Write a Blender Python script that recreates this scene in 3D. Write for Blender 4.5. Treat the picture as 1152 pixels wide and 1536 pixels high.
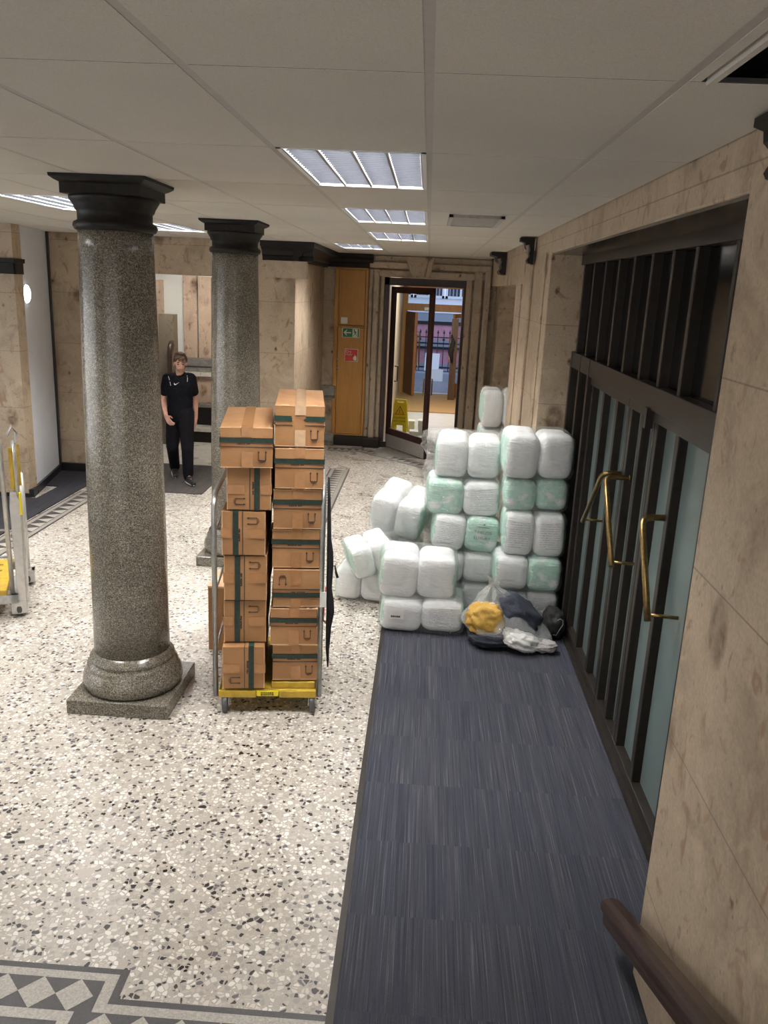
import bpy, bmesh, math, random
from mathutils import Vector, Matrix, noise as mnoise
from mathutils.bvhtree import BVHTree
random.seed(7)
PI = math.pi
for o in list(bpy.data.objects): bpy.data.objects.remove(o)
SC = bpy.context.scene
COL = SC.collection

# ------------------------------------------------------------------ camera
def norm(v): return v.normalized()
F, CX, CY, HC = 1234.0, 576.0, 768.0, 2.65
_dy = norm(Vector((644-CX, 435-CY, F)))
_dn = Vector((373-CX, 5300-CY, F)); _dn = norm(_dn - _dy*(_dn.dot(_dy)))
_dx = _dn.cross(_dy)
right = Vector((_dx[0], _dy[0], -_dn[0])); down = Vector((_dx[1], _dy[1], -_dn[1])); fwd = Vector((_dx[2], _dy[2], -_dn[2]))
cam = bpy.data.cameras.new('camera'); camo = bpy.data.objects.new('camera', cam); COL.objects.link(camo)
cam.sensor_fit = 'VERTICAL'; cam.sensor_height = 36.0; cam.lens = F/1536*36; cam.clip_start = 0.05; cam.clip_end = 200
M = Matrix.Identity(4)
for i in range(3):
    M[i][0] = right[i]; M[i][1] = -down[i]; M[i][2] = -fwd[i]
M[0][3], M[1][3], M[2][3] = 0, 0, HC
camo.matrix_world = M
SC.camera = camo

# ------------------------------------------------------------------ world, exposure
w = bpy.data.worlds.new('World'); SC.world = w; w.use_nodes = True
bg = w.node_tree.nodes['Background']; bg.inputs[0].default_value = (0.55, 0.68, 1.0, 1); bg.inputs[1].default_value = .85
vs = SC.view_settings
vs.view_transform = 'Standard'; vs.look = 'None'; vs.gamma = 1.0; vs.use_curve_mapping = False
vs.exposure = 0.8
TUBE = 135.0          # strength of the fluorescent tubes
def area(name, loc, rot, sx, sy, power, colour):
    l = bpy.data.lights.new(name, 'AREA'); l.shape = 'RECTANGLE'; l.size = sx; l.size_y = sy; l.energy = power; l.color = colour
    o = bpy.data.objects.new(name, l); COL.objects.link(o); o.location = loc; o.rotation_euler = rot; return o
# unseen fill lights added to brighten the hall, its ceiling and the lobby
area('fill_light_west', (-8.9, 3.5, 1.5), (0, -PI/2, 0), 2.2, 7.0, 85, (.93, .96, 1.0))  # added fill for ceiling and column sides; the west wall has no window
area('fill_light_stair', (-1.5, -3.05, 1.3), (PI/2, 0, 0), 6.5, 2.3, 60, (1.0, .97, .93))  # added fill from behind the camera, no window built there
area('fill_light_lobby', (.35, 17.5, 3.1), (0, 0, 0), .6, 2.5, 85, (1, .95, .88))  # added to lift the dark lobby, no fixture modelled
SC.cycles.use_denoising = True
SC.cycles.transparent_max_bounces = 32
SC.cycles.max_bounces = 10
SC.cycles.diffuse_bounces = 5
SC.cycles.sample_clamp_indirect = 8.0
SC.cycles.caustics_reflective = False; SC.cycles.caustics_refractive = False

# ------------------------------------------------------------------ material helpers
class NT:
    def __init__(s, name):
        s.m = bpy.data.materials.new(name); s.m.use_nodes = True
        s.t = s.m.node_tree; s.b = s.t.nodes['Principled BSDF']; s.out = s.t.nodes['Material Output']
        s.tc = s.t.nodes.new('ShaderNodeTexCoord')
    def n(s, ty, **kw):
        nd = s.t.nodes.new(ty)
        for k, v in kw.items(): setattr(nd, k, v)
        return nd
    def l(s, a, b): s.t.links.new(a, b)
    def obj(s, scale=(1, 1, 1), rot=(0, 0, 0), loc=None):
        mp = s.n('ShaderNodeMapping'); mp.inputs['Scale'].default_value = scale; mp.inputs['Rotation'].default_value = rot
        s.l(s.tc.outputs['Object'], mp.inputs['Vector']); 
        if loc is not None: s.l(loc, mp.inputs['Location'])
        return mp.outputs[0]
    def noise(s, vec, scale, detail=3, rough=.5, dist=0):
        nd = s.n('ShaderNodeTexNoise'); nd.inputs['Scale'].default_value = scale; nd.inputs['Detail'].default_value = detail
        nd.inputs['Roughness'].default_value = rough; nd.inputs['Distortion'].default_value = dist
        s.l(vec, nd.inputs['Vector']); return nd.outputs['Fac']
    def voro(s, vec, scale, feature='F1'):
        nd = s.n('ShaderNodeTexVoronoi', feature=feature); nd.inputs['Scale'].default_value = scale
        s.l(vec, nd.inputs['Vector']); return nd
    def ramp(s, fac, stops, interp='LINEAR'):
        nd = s.n('ShaderNodeValToRGB'); cr = nd.color_ramp; cr.interpolation = interp
        while len(cr.elements) < len(stops): cr.elements.new(0.5)
        for e, (p, c) in zip(cr.elements, stops):
            e.position = p; e.color = (c[0], c[1], c[2], 1) if not isinstance(c, (int, float)) else (c, c, c, 1)
        s.l(fac, nd.inputs[0]); return nd.outputs[0]
    def mix(s, fac, a, b, blend='MIX'):
        nd = s.n('ShaderNodeMix', data_type='RGBA', blend_type=blend)
        for sock, v in ((nd.inputs[0], fac), (nd.inputs[6], a), (nd.inputs[7], b)):
            if isinstance(v, (int, float)): sock.default_value = v
            elif isinstance(v, tuple): sock.default_value = (v[0], v[1], v[2], 1)
            else: s.l(v, sock)
        return nd.outputs[2]
    def math(s, op, a, b=None, c=None):
        nd = s.n('ShaderNodeMath', operation=op)
        for sock, v in zip(nd.inputs, (a, b, c)):
            if v is None: continue
            if isinstance(v, (int, float)): sock.default_value = v
            else: s.l(v, sock)
        return nd.outputs[0]
    def bump(s, h, strength=.3, dist=.01):
        nd = s.n('ShaderNodeBump'); nd.inputs['Strength'].default_value = strength; nd.inputs['Distance'].default_value = dist
        s.l(h, nd.inputs['Height']); s.l(nd.outputs[0], s.b.inputs['Normal']); return nd.outputs[0]
    def col(s, c):
        if isinstance(c, tuple): s.b.inputs['Base Color'].default_value = (c[0], c[1], c[2], 1)
        else: s.l(c, s.b.inputs['Base Color'])
    def set(s, rough=None, metal=None, spec=None, coat=None):
        if rough is not None: s.b.inputs['Roughness'].default_value = rough
        if metal is not None: s.b.inputs['Metallic'].default_value = metal
        if spec is not None: s.b.inputs['Specular IOR Level'].default_value = spec
        if coat is not None: s.b.inputs['Coat Weight'].default_value = coat
        return s.m

def simple(name, c, rough=.5, metal=0., var=.12, scale=30, spec=None, bump=0):
    t = NT(name); v = t.obj()
    nz = t.noise(v, scale, 4)
    a = tuple(x*(1-var) for x in c); b = tuple(min(1, x*(1+var)) for x in c)
    t.col(t.ramp(nz, [(.3, a), (.7, b)]))
    if bump: t.bump(nz, bump, .004)
    return t.set(rough, metal, spec)

def emis(name, c, s):
    t = NT(name); t.b.inputs['Base Color'].default_value = (*c, 1)
    t.b.inputs['Emission Color'].default_value = (*c, 1); t.b.inputs['Emission Strength'].default_value = s
    return t.m

def m_terrazzo():
    t = NT('terrazzo'); v = t.obj()
    nz = t.n('ShaderNodeTexNoise'); nz.inputs['Scale'].default_value = 28; t.l(v, nz.inputs['Vector'])
    wv = t.n('ShaderNodeVectorMath', operation='MULTIPLY_ADD'); t.l(nz.outputs['Color'], wv.inputs[0]); wv.inputs[1].default_value = (.022, .022, 0); t.l(v, wv.inputs[2])
    def layer(scale):
        a = t.voro(wv.outputs[0], scale); e = t.voro(wv.outputs[0], scale, 'DISTANCE_TO_EDGE')
        sep = t.n('ShaderNodeSeparateColor'); t.l(a.outputs['Color'], sep.inputs[0])
        return sep, e.outputs['Distance']
    s1, e1 = layer(46)
    c = t.ramp(s1.outputs[0], [(0, (.010, .009, .009)), (.08, (.028, .022, .020)), (.135, (.13, .12, .13)), (.19, (.37, .345, .31)), (.30, (.53, .495, .44)), (.48, (.66, .635, .585)), (.66, (.80, .785, .745)), (.90, (.46, .42, .37))], 'CONSTANT')
    sm = t.noise(v, 160, 3)
    mortar = t.ramp(sm, [(.3, (.385, .35, .31)), (.7, (.53, .49, .44))])
    thr = t.math('MULTIPLY_ADD', s1.outputs[1], .15, .045)
    k = t.math('LESS_THAN', e1, thr)
    c = t.mix(k, c, mortar)
    big = t.noise(t.obj(), 1.1, 4)
    c = t.mix(1.0, c, t.ramp(big, [(.3, (.86, .84, .80)), (.7, (1, 1, 1))]), 'MULTIPLY')
    t.col(c)
    r = t.ramp(t.noise(v, 3, 3), [(.3, .24), (.7, .38)]); t.l(r, t.b.inputs['Roughness'])
    return t.set(spec=.5)

def m_marble(name, base, dark, spot, joint=True, rough=.45, sx=1., jz=.66):
    t = NT(name); v = t.obj()
    c = t.ramp(t.noise(v, 2.6, 6, .62, .6), [(.28, dark), (.5, base), (.75, tuple(min(1, x*1.13) for x in base))])
    fine = t.noise(v, 70, 4)
    c = t.mix(1, c, t.ramp(fine, [(.25, .80), (.75, 1.08)]), 'MULTIPLY')
    # brownish fossil blotches of their own shape
    b1 = t.noise(t.obj((1.4, 1.4, 1.0), (.3, .4, .2)), 6.5, 5, .55, 1.2)
    c = t.mix(t.ramp(b1, [(.58, 0), (.67, .85)]), c, spot)
    vv = t.voro(t.obj((1, 1, .62)), 5.2)
    k = t.ramp(vv.outputs['Distance'], [(.055, 1), (.13, 0)])
    hn = t.noise(v, 22, 4)
    k2 = t.math('MULTIPLY', k, t.ramp(hn, [(.38, 0), (.5, 1)]))
    c = t.mix(k2, c, (.12, .06, .038))
    w2 = t.voro(t.obj((1, 1, .7)), 13)
    c = t.mix(t.ramp(w2.outputs['Distance'], [(.06, .55), (.11, 0)]), c, (.17, .12, .085))
    pv = t.voro(t.obj((1.2, 1.2, .75), (.5, .3, .4)), 2.1)
    c = t.mix(t.math('MULTIPLY', t.ramp(pv.outputs['Distance'], [(.13, 1), (.22, 0)]), t.ramp(t.noise(v, 9, 4), [(.35, .3), (.6, 1)])), c, tuple(x*.5 for x in spot))
    lt = t.noise(t.obj((1, 1, .8), (1.1, .2, 0)), 4.2, 5, .6, 1.5)
    c = t.mix(t.ramp(lt, [(.58, 0), (.72, .55)]), c, tuple(min(1, x*1.3) for x in base))
    if joint:
        sep = t.n('ShaderNodeSeparateXYZ'); t.l(t.tc.outputs['Object'], sep.inputs[0])
        f = t.math('FRACT', t.math('DIVIDE', t.math('ADD', sep.outputs[2], .23), jz))
        j = t.math('LESS_THAN', f, .006/jz)
        c = t.mix(t.math('MULTIPLY', j, .55), c, (.10, .08, .06))
    t.col(c)
    t.bump(t.math('ADD', fine, b1), .06, .006)
    return t.set(rough, spec=.4)

def m_granite():
    t = NT('granite'); v = t.obj()
    a = t.voro(v, 210); sep = t.n('ShaderNodeSeparateColor'); t.l(a.outputs['Color'], sep.inputs[0])
    c = t.ramp(sep.outputs[0], [(0, (.06, .055, .045)), (.2, (.11, .10, .08)), (.45, (.155, .14, .112)), (.72, (.21, .19, .152)), (.92, (.31, .28, .23))], 'CONSTANT')
    c = t.mix(1, c, t.ramp(t.noise(v, 6, 4), [(.3, .82), (.7, 1.12)]), 'MULTIPLY')
    t.col(c); return t.set(.22, spec=.5)

def m_carpet(name, c0, c1, c2, tile=.5):
    t = NT(name); sep = t.n('ShaderNodeSeparateXYZ'); t.l(t.tc.outputs['Object'], sep.inputs[0])
    tx = t.math('FLOOR', t.math('DIVIDE', t.math('ADD', sep.outputs[0], .215), tile)); ty = t.math('FLOOR', t.math('DIVIDE', sep.outputs[1], tile))
    h = t.math('ADD', t.math('MULTIPLY', tx, 17.31), t.math('MULTIPLY', ty, 5.77))
    cmb = t.n('ShaderNodeCombineXYZ')
    t.l(t.math('MULTIPLY', sep.outputs[0], 190), cmb.inputs[0]); t.l(t.math('MULTIPLY', sep.outputs[1], 1.6), cmb.inputs[1]); t.l(h, cmb.inputs[2])
    s1 = t.noise(cmb.outputs[0], 1.0, 2, .6)
    c = t.ramp(s1, [(.36, c0), (.5, c1), (.60, c1), (.70, c2)])
    cm2 = t.n('ShaderNodeCombineXYZ'); t.l(t.math('MULTIPLY', sep.outputs[0], 14), cm2.inputs[0]); t.l(t.math('MULTIPLY', sep.outputs[1], .6), cm2.inputs[1]); t.l(h, cm2.inputs[2])
    c = t.mix(1, c, t.ramp(t.noise(cm2.outputs[0], 1, 2), [(.3, (.84, .86, .92)), (.7, (1.12, 1.08, 1.02))]), 'MULTIPLY')
    fz = t.noise(t.obj(), 400, 2)
    c = t.mix(1, c, t.ramp(fz, [(.3, .7), (.7, 1.25)]), 'MULTIPLY')
    t.col(c); t.bump(fz, .4, .003); return t.set(.95, spec=.15)

def m_card():
    t = NT('cardboard'); oi = t.n('ShaderNodeObjectInfo')
    v = t.obj(loc=None)
    c = t.ramp(t.noise(v, 5, 4), [(.3, (.33, .165, .068)), (.7, (.42, .225, .10))])
    c = t.mix(1, c, t.ramp(t.noise(t.obj((1, 1, 14)), 24, 2), [(.3, .93), (.7, 1.05)]), 'MULTIPLY')
    c = t.mix(1, c, t.ramp(oi.outputs['Random'], [(0, .92), (1, 1.08)]), 'MULTIPLY')
    t.col(c); return t.set(.62, spec=.35)

def m_wood(name, a, b, rough=.4, sc=(14, 14, 1.2)):
    t = NT(name); n1 = t.noise(t.obj(sc), 2.2, 5, .6, .8)
    t.col(t.ramp(n1, [(.3, a), (.7, b)])); return t.set(rough)

def m_pillow(name, kind):
    t = NT(name); v = t.obj(); oi = t.n('ShaderNodeObjectInfo')
    white = t.ramp(t.noise(v, 2.2, 3), [(.3, (.80, .80, .82)), (.7, (.90, .90, .91))])
    mint = t.ramp(t.noise(v, 6, 3), [(.3, (.33, .62, .50)), (.7, (.50, .74, .63))])
    sep = t.n('ShaderNodeSeparateXYZ'); t.l(t.tc.outputs['Object'], sep.inputs[0])
    if kind == 'mint':
        k = t.ramp(t.noise(v, 1.3, 2), [(.32, 0), (.46, 1)]); c = t.mix(t.math('MULTIPLY', k, .85), white, mint)
    else:
        # mint printed side seam on one side of the pillow's own bag
        cmb = t.n('ShaderNodeCombineXYZ'); t.l(oi.outputs['Random'], cmb.inputs[0])
        off = t.math('MULTIPLY', t.noise(v, 3, 2), .5)
        kx = t.math('GREATER_THAN', t.math('ADD', sep.outputs[0], off), 1.10)
        c = t.mix(t.math('MULTIPLY', kx, .8), white, mint)
        if kind == 'print':
            ww = t.n('ShaderNodeTexWave', bands_direction='Z'); ww.inputs['Scale'].default_value = 3.1; ww.inputs['Distortion'].default_value = .8; ww.inputs['Detail'].default_value = 1
            t.l(v, ww.inputs['Vector'])
            line = t.ramp(ww.outputs['Fac'], [(.82, 0), (.9, 1)])
            brk = t.ramp(t.noise(t.obj((1, 1, 6)), 9, 2), [(.45, 0), (.55, 1)])
            box = t.math('MULTIPLY', t.math('LESS_THAN', t.math('ABSOLUTE', sep.outputs[0]), .62), t.math('LESS_THAN', t.math('ABSOLUTE', sep.outputs[2]), .6))
            k = t.math('MULTIPLY', t.math('MULTIPLY', line, brk), t.math('MULTIPLY', box, .85))
            c = t.mix(k, c, (.25, .24, .32))
    t.col(c)
    t.bump(t.noise(t.obj((1, 1, 3)), 2.2, 3, .5, .8), .6, .018)
    return t.set(.55, spec=.4)

def m_film(name, haze=.10, tint=(.95, .97, .97), gloss=.16):
    t = NT(name); v = t.obj()
    tr = t.n('ShaderNodeBsdfTransparent'); tr.inputs[0].default_value = (.97, .985, .98, 1)
    gl = t.n('ShaderNodeBsdfGlossy'); gl.inputs['Roughness'].default_value = .09; gl.inputs[0].default_value = (.95, .95, .95, 1)
    df = t.n('ShaderNodeBsdfTranslucent'); df.inputs[0].default_value = (*tint, 1)
    d2 = t.n('ShaderNodeBsdfDiffuse'); d2.inputs[0].default_value = (*tint, 1)
    wr = t.noise(t.obj((.8, .8, 4.5)), 2.6, 3, .55, .9)
    wr2 = t.noise(t.obj((1, 1, 3.2), (.3, .5, .3)), 2.4, 2, .5, 1.4)
    h = t.math('ADD', wr, wr2)
    bp = t.n('ShaderNodeBump'); bp.inputs['Strength'].default_value = .9; bp.inputs['Distance'].default_value = .03; t.l(h, bp.inputs['Height'])
    t.l(bp.outputs[0], gl.inputs['Normal'])
    lw = t.n('ShaderNodeLayerWeight'); lw.inputs[0].default_value = .35
    fac = t.math('MULTIPLY_ADD', lw.outputs['Facing'], gloss, .035)
    m1 = t.n('ShaderNodeMixShader'); t.l(fac, m1.inputs[0]); t.l(tr.outputs[0], m1.inputs[1]); t.l(gl.outputs[0], m1.inputs[2])
    m0 = t.n('ShaderNodeMixShader'); m0.inputs[0].default_value = .93; t.l(df.outputs[0], m0.inputs[1]); t.l(d2.outputs[0], m0.inputs[2])
    m2 = t.n('ShaderNodeMixShader'); m2.inputs[0].default_value = haze*.5; t.l(m1.outputs[0], m2.inputs[1]); t.l(m0.outputs[0], m2.inputs[2])
    t.l(m2.outputs[0], t.out.inputs[0]); return t.m

def m_glass(name):
    t = NT(name)
    tr = t.n('ShaderNodeBsdfTransparent'); tr.inputs[0].default_value = (.93, .96, .95, 1)
    gl = t.n('ShaderNodeBsdfGlossy'); gl.inputs['Roughness'].default_value = .02
    lw = t.n('ShaderNodeLayerWeight'); lw.inputs[0].default_value = .5; fr = t.math('MULTIPLY_ADD', t.math('POWER', lw.outputs['Facing'], 5), .7, .035)
    mx = t.n('ShaderNodeMixShader'); t.l(fr, mx.inputs[0]); t.l(tr.outputs[0], mx.inputs[1]); t.l(gl.outputs[0], mx.inputs[2])
    t.l(mx.outputs[0], t.out.inputs[0]); return t.m

def m_ceil():
    t = NT('ceiling_tile'); v = t.obj()
    n1 = t.noise(v, 260, 2); n2 = t.noise(v, .9, 3)
    c = t.ramp(n1, [(.3, (.56, .535, .485)), (.6, (.65, .62, .565))])
    c = t.mix(1, c, t.ramp(n2, [(.3, .93), (.7, 1.03)]), 'MULTIPLY')
    vv = t.voro(v, 30); c = t.mix(t.ramp(vv.outputs['Distance'], [(.05, .5), (.075, 0)]), c, (.3, .28, .25))
    t.col(c); return t.set(.9, spec=.2)

def m_skin():
    t = NT('skin'); v = t.obj()
    t.col(t.ramp(t.noise(v, 14, 3), [(.3, (.56, .30, .22)), (.7, (.66, .38, .29))])); t.b.inputs['Subsurface Weight'].default_value = .08
    t.b.inputs['Subsurface Radius'].default_value = (.02, .01, .005)
    return t.set(.5)

MT = dict(
    terrazzo=m_terrazzo(),
    stone=m_marble('limestone', (.47, .375, .27), (.31, .235, .165), (.30, .19, .12)),
    stone_plain=m_marble('limestone_moulding', (.50, .41, .31), (.40, .32, .235), (.36, .27, .19), joint=False),
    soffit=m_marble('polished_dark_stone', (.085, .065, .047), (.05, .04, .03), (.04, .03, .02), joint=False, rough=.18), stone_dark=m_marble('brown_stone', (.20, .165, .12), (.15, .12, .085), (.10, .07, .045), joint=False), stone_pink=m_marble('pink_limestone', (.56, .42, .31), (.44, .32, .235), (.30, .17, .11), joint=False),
    granite=m_granite(),
    capital=simple('dark_bronze_paint', (.013, .011, .0095), .5, var=.3, spec=.25),
    ceil=m_ceil(), plenum=simple('plenum_grey', (.05, .05, .05), .9),
    tee=simple('ceiling_grid_paint', (.47, .45, .42), .6, var=.05),
    carpet=m_carpet('striped_carpet', (.040, .043, .055), (.058, .062, .079), (.115, .114, .127)),
    carpet_dark=m_carpet('dark_carpet', (.022, .022, .027), (.036, .036, .042), (.06, .058, .06)),
    carpet_brown=m_carpet('grey_mat', (.055, .05, .045), (.08, .072, .066), (.10, .092, .085)),
    mosaic_dark=simple('mosaic_dark', (.045, .042, .042), .5, var=.3, scale=120),
    mosaic_light=simple('mosaic_light', (.40, .375, .335), .4, var=.25, scale=120),
    mosaic_mid=simple('mosaic_mid', (.30, .28, .25), .4, var=.25, scale=120),
    steel_dark=simple('dark_bronze_steel', (.028, .023, .019), .4, .2, var=.15, spec=.3),
    black_glass=simple('black_glass', (.004, .004, .004), .12, var=.1, spec=.25),
    teal=simple('frosted_teal_glass', (.125, .165, .162), .3, var=.06, scale=3),
    brass=simple('aged_brass', (.30, .20, .085), .33, 1.0, var=.25, scale=40),
    steel=simple('galvanised_steel', (.40, .41, .40), .38, .75, var=.15),
    steel_bright=simple('brushed_steel', (.55, .54, .52), .35, .6, var=.08),
    white=simple('white_paint', (.72, .76, .84), .45, var=.03, scale=4),
    white_warm=simple('white_wall_paint', (.78, .79, .74), .6, var=.03, scale=4),
    black=simple('black_paint', (.014, .014, .016), .4, var=.2),
    card=m_card(), tape=simple('brown_packing_tape', (.40, .20, .085), .25, var=.1),
    tape_clear=simple('clear_packing_tape', (.52, .34, .20), .2, var=.1),
    card_edge=simple('cardboard_edge', (.66, .43, .25), .7),
    green=simple('green_print', (.007, .030, .020), .55, var=.4, scale=60), ink=simple('dark_print', (.045, .025, .018), .6),
    yellow=simple('yellow_plastic', (.47, .315, .03), .45, var=.2, scale=18),
    yellow_sign=simple('yellow_sign_plastic', (.80, .66, .01), .4, var=.04),
    rubber=simple('black_rubber', (.018, .018, .018), .6), wheel=simple('grey_wheel', (.06, .06, .062), .5),
    strap=simple('black_webbing', (.012, .012, .013), .8), red=simple('red_print', (.60, .03, .03), .45, var=.05),
    orange_wood=m_wood('orange_veneer', (.44, .205, .038), (.53, .265, .06), .42, (9, 9, .9)),
    oak=m_wood('golden_oak', (.36, .17, .04), (.48, .25, .075), .45),
    oak_dark=m_wood('dark_oak', (.055, .032, .018), (.10, .055, .03), .4), red_wood=m_wood('reddish_wood', (.22, .085, .04), (.30, .13, .06), .45),
    rail=m_wood('brown_handrail', (.035, .018, .013), (.058, .031, .021), .32, (2, 14, 14)),
    maroon=simple('maroon_frame', (.035, .014, .013), .35, var=.2), sign_green=simple('exit_sign_green', (.005, .16, .055), .4, var=.03),
    sign_white=simple('sign_white', (.72, .78, .66), .4, var=.02), plain_white=simple('white_plastic', (.80, .80, .80), .4, var=.02),
    pil_plain=m_pillow('white_pillow_bag', 'plain'), pil_print=m_pillow('printed_pillow_bag', 'print'), pil_mint=m_pillow('mint_pillow_bag', 'mint'),
    film=m_film('clear_film', .16), film_grey=m_film('cloudy_film', .30, (.75, .75, .74)), film_bag=m_film('clear_sack_film', .44, gloss=.40),
    glass=m_glass('clear_glass'), skin=m_skin(), hair=simple('brown_hair', (.085, .045, .025), .6, var=.4, scale=90),
    tee_shirt=simple('black_shirt', (.006, .006, .009), .85, var=.25, spec=.12), trousers=simple('black_trousers', (.008, .0075, .010), .88, var=.25, spec=.12),
    shoe=simple('black_shoe', (.012, .012, .012), .5), lip=simple('lips', (.42, .16, .13), .5), stubble=simple('stubble', (.36, .20, .14), .6),
    navy=simple('navy_cloth', (.022, .027, .042), .8, var=.4, scale=14, bump=.5), gold=simple('mustard_fabric', (.60, .36, .07), .6, var=.35, scale=35, bump=.6),
    paper=simple('white_paper', (.78, .78, .76), .7, var=.04), grey_cloth=simple('grey_bedding', (.40, .38, .37), .7, var=.25, scale=9),
    alu=simple('louvre_aluminium', (.62, .64, .68), .3, .5, var=.05), blade=simple('louvre_blade', (.026, .028, .034), .4, .0, var=.1, spec=.1), rib=simple('louvre_rib', (.30, .30, .31), .4, var=.05), tube=emis('fluorescent_tube', (1.0, .965, .92), TUBE),
    lamp_disc=emis('lamp_diffuser', (1, .98, .94), 3.0), corridor_lamp=emis('corridor_lamp_diffuser', (1, .97, .92), 22.0),
    marble_white=m_marble('pale_marble', (.68, .64, .56), (.50, .46, .40), (.36, .32, .27), joint=False, rough=.3),
    grey_stone=simple('grey_stone', (.22, .205, .18), .5, var=.25, scale=16),
    coir=simple('coir_mat', (.33, .21, .09), .95, var=.2, scale=80), street=simple('wet_asphalt', (.20, .21, .23), .5, var=.15, scale=8),
    pink=simple('pink_render', (.60, .28, .33), .8, var=.12, scale=5), band=simple('blue_grey_stone', (.30, .33, .38), .7, var=.1),
    curtain=simple('window_dark', (.08, .10, .12), .15, var=.3, scale=12), lobby_tile=simple('lobby_tile', (.55, .54, .52), .3, var=.1, scale=6),
    black_cloth=simple('black_cloth', (.010, .010, .011), .85, var=.3), vent=simple('grille_grey', (.40, .38, .35), .5),
    eye=simple('eye_dark', (.03, .022, .018), .3),
)

# ------------------------------------------------------------------ geometry helpers
class MB:
    def __init__(s): s.bm = bmesh.new(); s.mi = 0
    def _tag(s, fs):
        for f in fs: f.material_index = s.mi
    def quadbox(s, pts):
        v = [s.bm.verts.new(p) for p in pts]
        fs = [s.bm.faces.new([v[i] for i in q]) for q in ((0, 3, 2, 1), (4, 5, 6, 7), (0, 1, 5, 4), (1, 2, 6, 5), (2, 3, 7, 6), (3, 0, 4, 7))]
        s._tag(fs); return v
    def box(s, x0, x1, y0, y1, z0, z1, mi=None, M=None):
        if mi is not None: s.mi = mi
        p = [(x0, y0, z0), (x1, y0, z0), (x1, y1, z0), (x0, y1, z0), (x0, y0, z1), (x1, y0, z1), (x1, y1, z1), (x0, y1, z1)]
        if M is not None: p = [M @ Vector(q) for q in p]
        return s.quadbox(p)
    def prism(s, poly, axis, a, b, mi=None):
        """extrude 2D polygon along axis between a and b; axis 0: poly=(y,z); 1: (x,z); 2: (x,y)"""
        if mi is not None: s.mi = mi
        def P(q, t): return (t, q[0], q[1]) if axis == 0 else ((q[0], t, q[1]) if axis == 1 else (q[0], q[1], t))
        A = [s.bm.verts.new(P(q, a)) for q in poly]; B = [s.bm.verts.new(P(q, b)) for q in poly]
        n = len(poly); fs = [s.bm.faces.new(A), s.bm.faces.new(B)]
        for i in range(n): fs.append(s.bm.faces.new([A[i], A[(i+1) % n], B[(i+1) % n], B[i]]))
        s._tag(fs)
    def tube(s, path, r, n=10, mi=None, cap=True):
        if mi is not None: s.mi = mi
        path = [Vector(p) for p in path]; rs = r if isinstance(r, (list, tuple)) else [r]*len(path)
        rings = []; up = None
        for i, p in enumerate(path):
            d = (path[min(i+1, len(path)-1)] - path[max(i-1, 0)]).normalized()
            if up is None: up = Vector((0, 0, 1)) if abs(d.z) < .9 else Vector((1, 0, 0))
            u = d.cross(up).normalized(); vv = u.cross(d).normalized(); up = vv
            rings.append([s.bm.verts.new(p + u*math.cos(2*PI*k/n)*rs[i] + vv*math.sin(2*PI*k/n)*rs[i]) for k in range(n)])
        fs = []
        for a, b in zip(rings, rings[1:]):
            for k in range(n): fs.append(s.bm.faces.new([a[k], a[(k+1) % n], b[(k+1) % n], b[k]]))
        if cap: fs += [s.bm.faces.new(rings[0][::-1]), s.bm.faces.new(rings[-1])]
        s._tag(fs)
        for f in fs: f.smooth = len(f.verts) == 4
    def lathe(s, prof, c, n=48, mi=None, M=None):
        if mi is not None: s.mi = mi
        rings = []
        for r, z in prof:
            ring = []
            for k in range(n):
                p = Vector((c[0]+r*math.cos(2*PI*k/n), c[1]+r*math.sin(2*PI*k/n), c[2]+z))
                ring.append(s.bm.verts.new(M @ p if M is not None else p))
            rings.append(ring)
        fs = []
        for a, b in zip(rings, rings[1:]):
            for k in range(n):
                f = s.bm.faces.new([a[k], a[(k+1) % n], b[(k+1) % n], b[k]]); f.smooth = True; fs.append(f)
        fs += [s.bm.faces.new(rings[0][::-1]), s.bm.faces.new(rings[-1])]
        s._tag(fs)
    def sphere(s, c, r, sub=2, M=None):
        res = bmesh.ops.create_icosphere(s.bm, subdivisions=sub, radius=1.0)
        R = r if isinstance(r, (tuple, list)) else (r, r, r)
        for v in res['verts']:
            q = Vector((v.co.x*R[0], v.co.y*R[1], v.co.z*R[2]))
            if M is not None: q = M @ q
            v.co = q + Vector(c)
        fs = {f for v in res['verts'] for f in v.link_faces}
        for f in fs: f.smooth = True
        s._tag(fs)
    def mesh(s, name, mats):
        bmesh.ops.recalc_face_normals(s.bm, faces=s.bm.faces)
        me = bpy.data.meshes.new(name); s.bm.to_mesh(me); s.bm.free()
        for m in (mats if isinstance(mats, (list, tuple)) else [mats]): me.materials.append(MT[m] if isinstance(m, str) else m)
        return me
    def build(s, name, mats, parent=None, bevel=0, seg=2):
        o = bpy.data.objects.new(name, s.mesh(name, mats)); COL.objects.link(o)
        if parent is not None: adopt(o, parent)
        if bevel:
            md = o.modifiers.new('bevel', 'BEVEL'); md.width = bevel; md.segments = seg; md.limit_method = 'ANGLE'; md.angle_limit = .6
        return o

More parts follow.
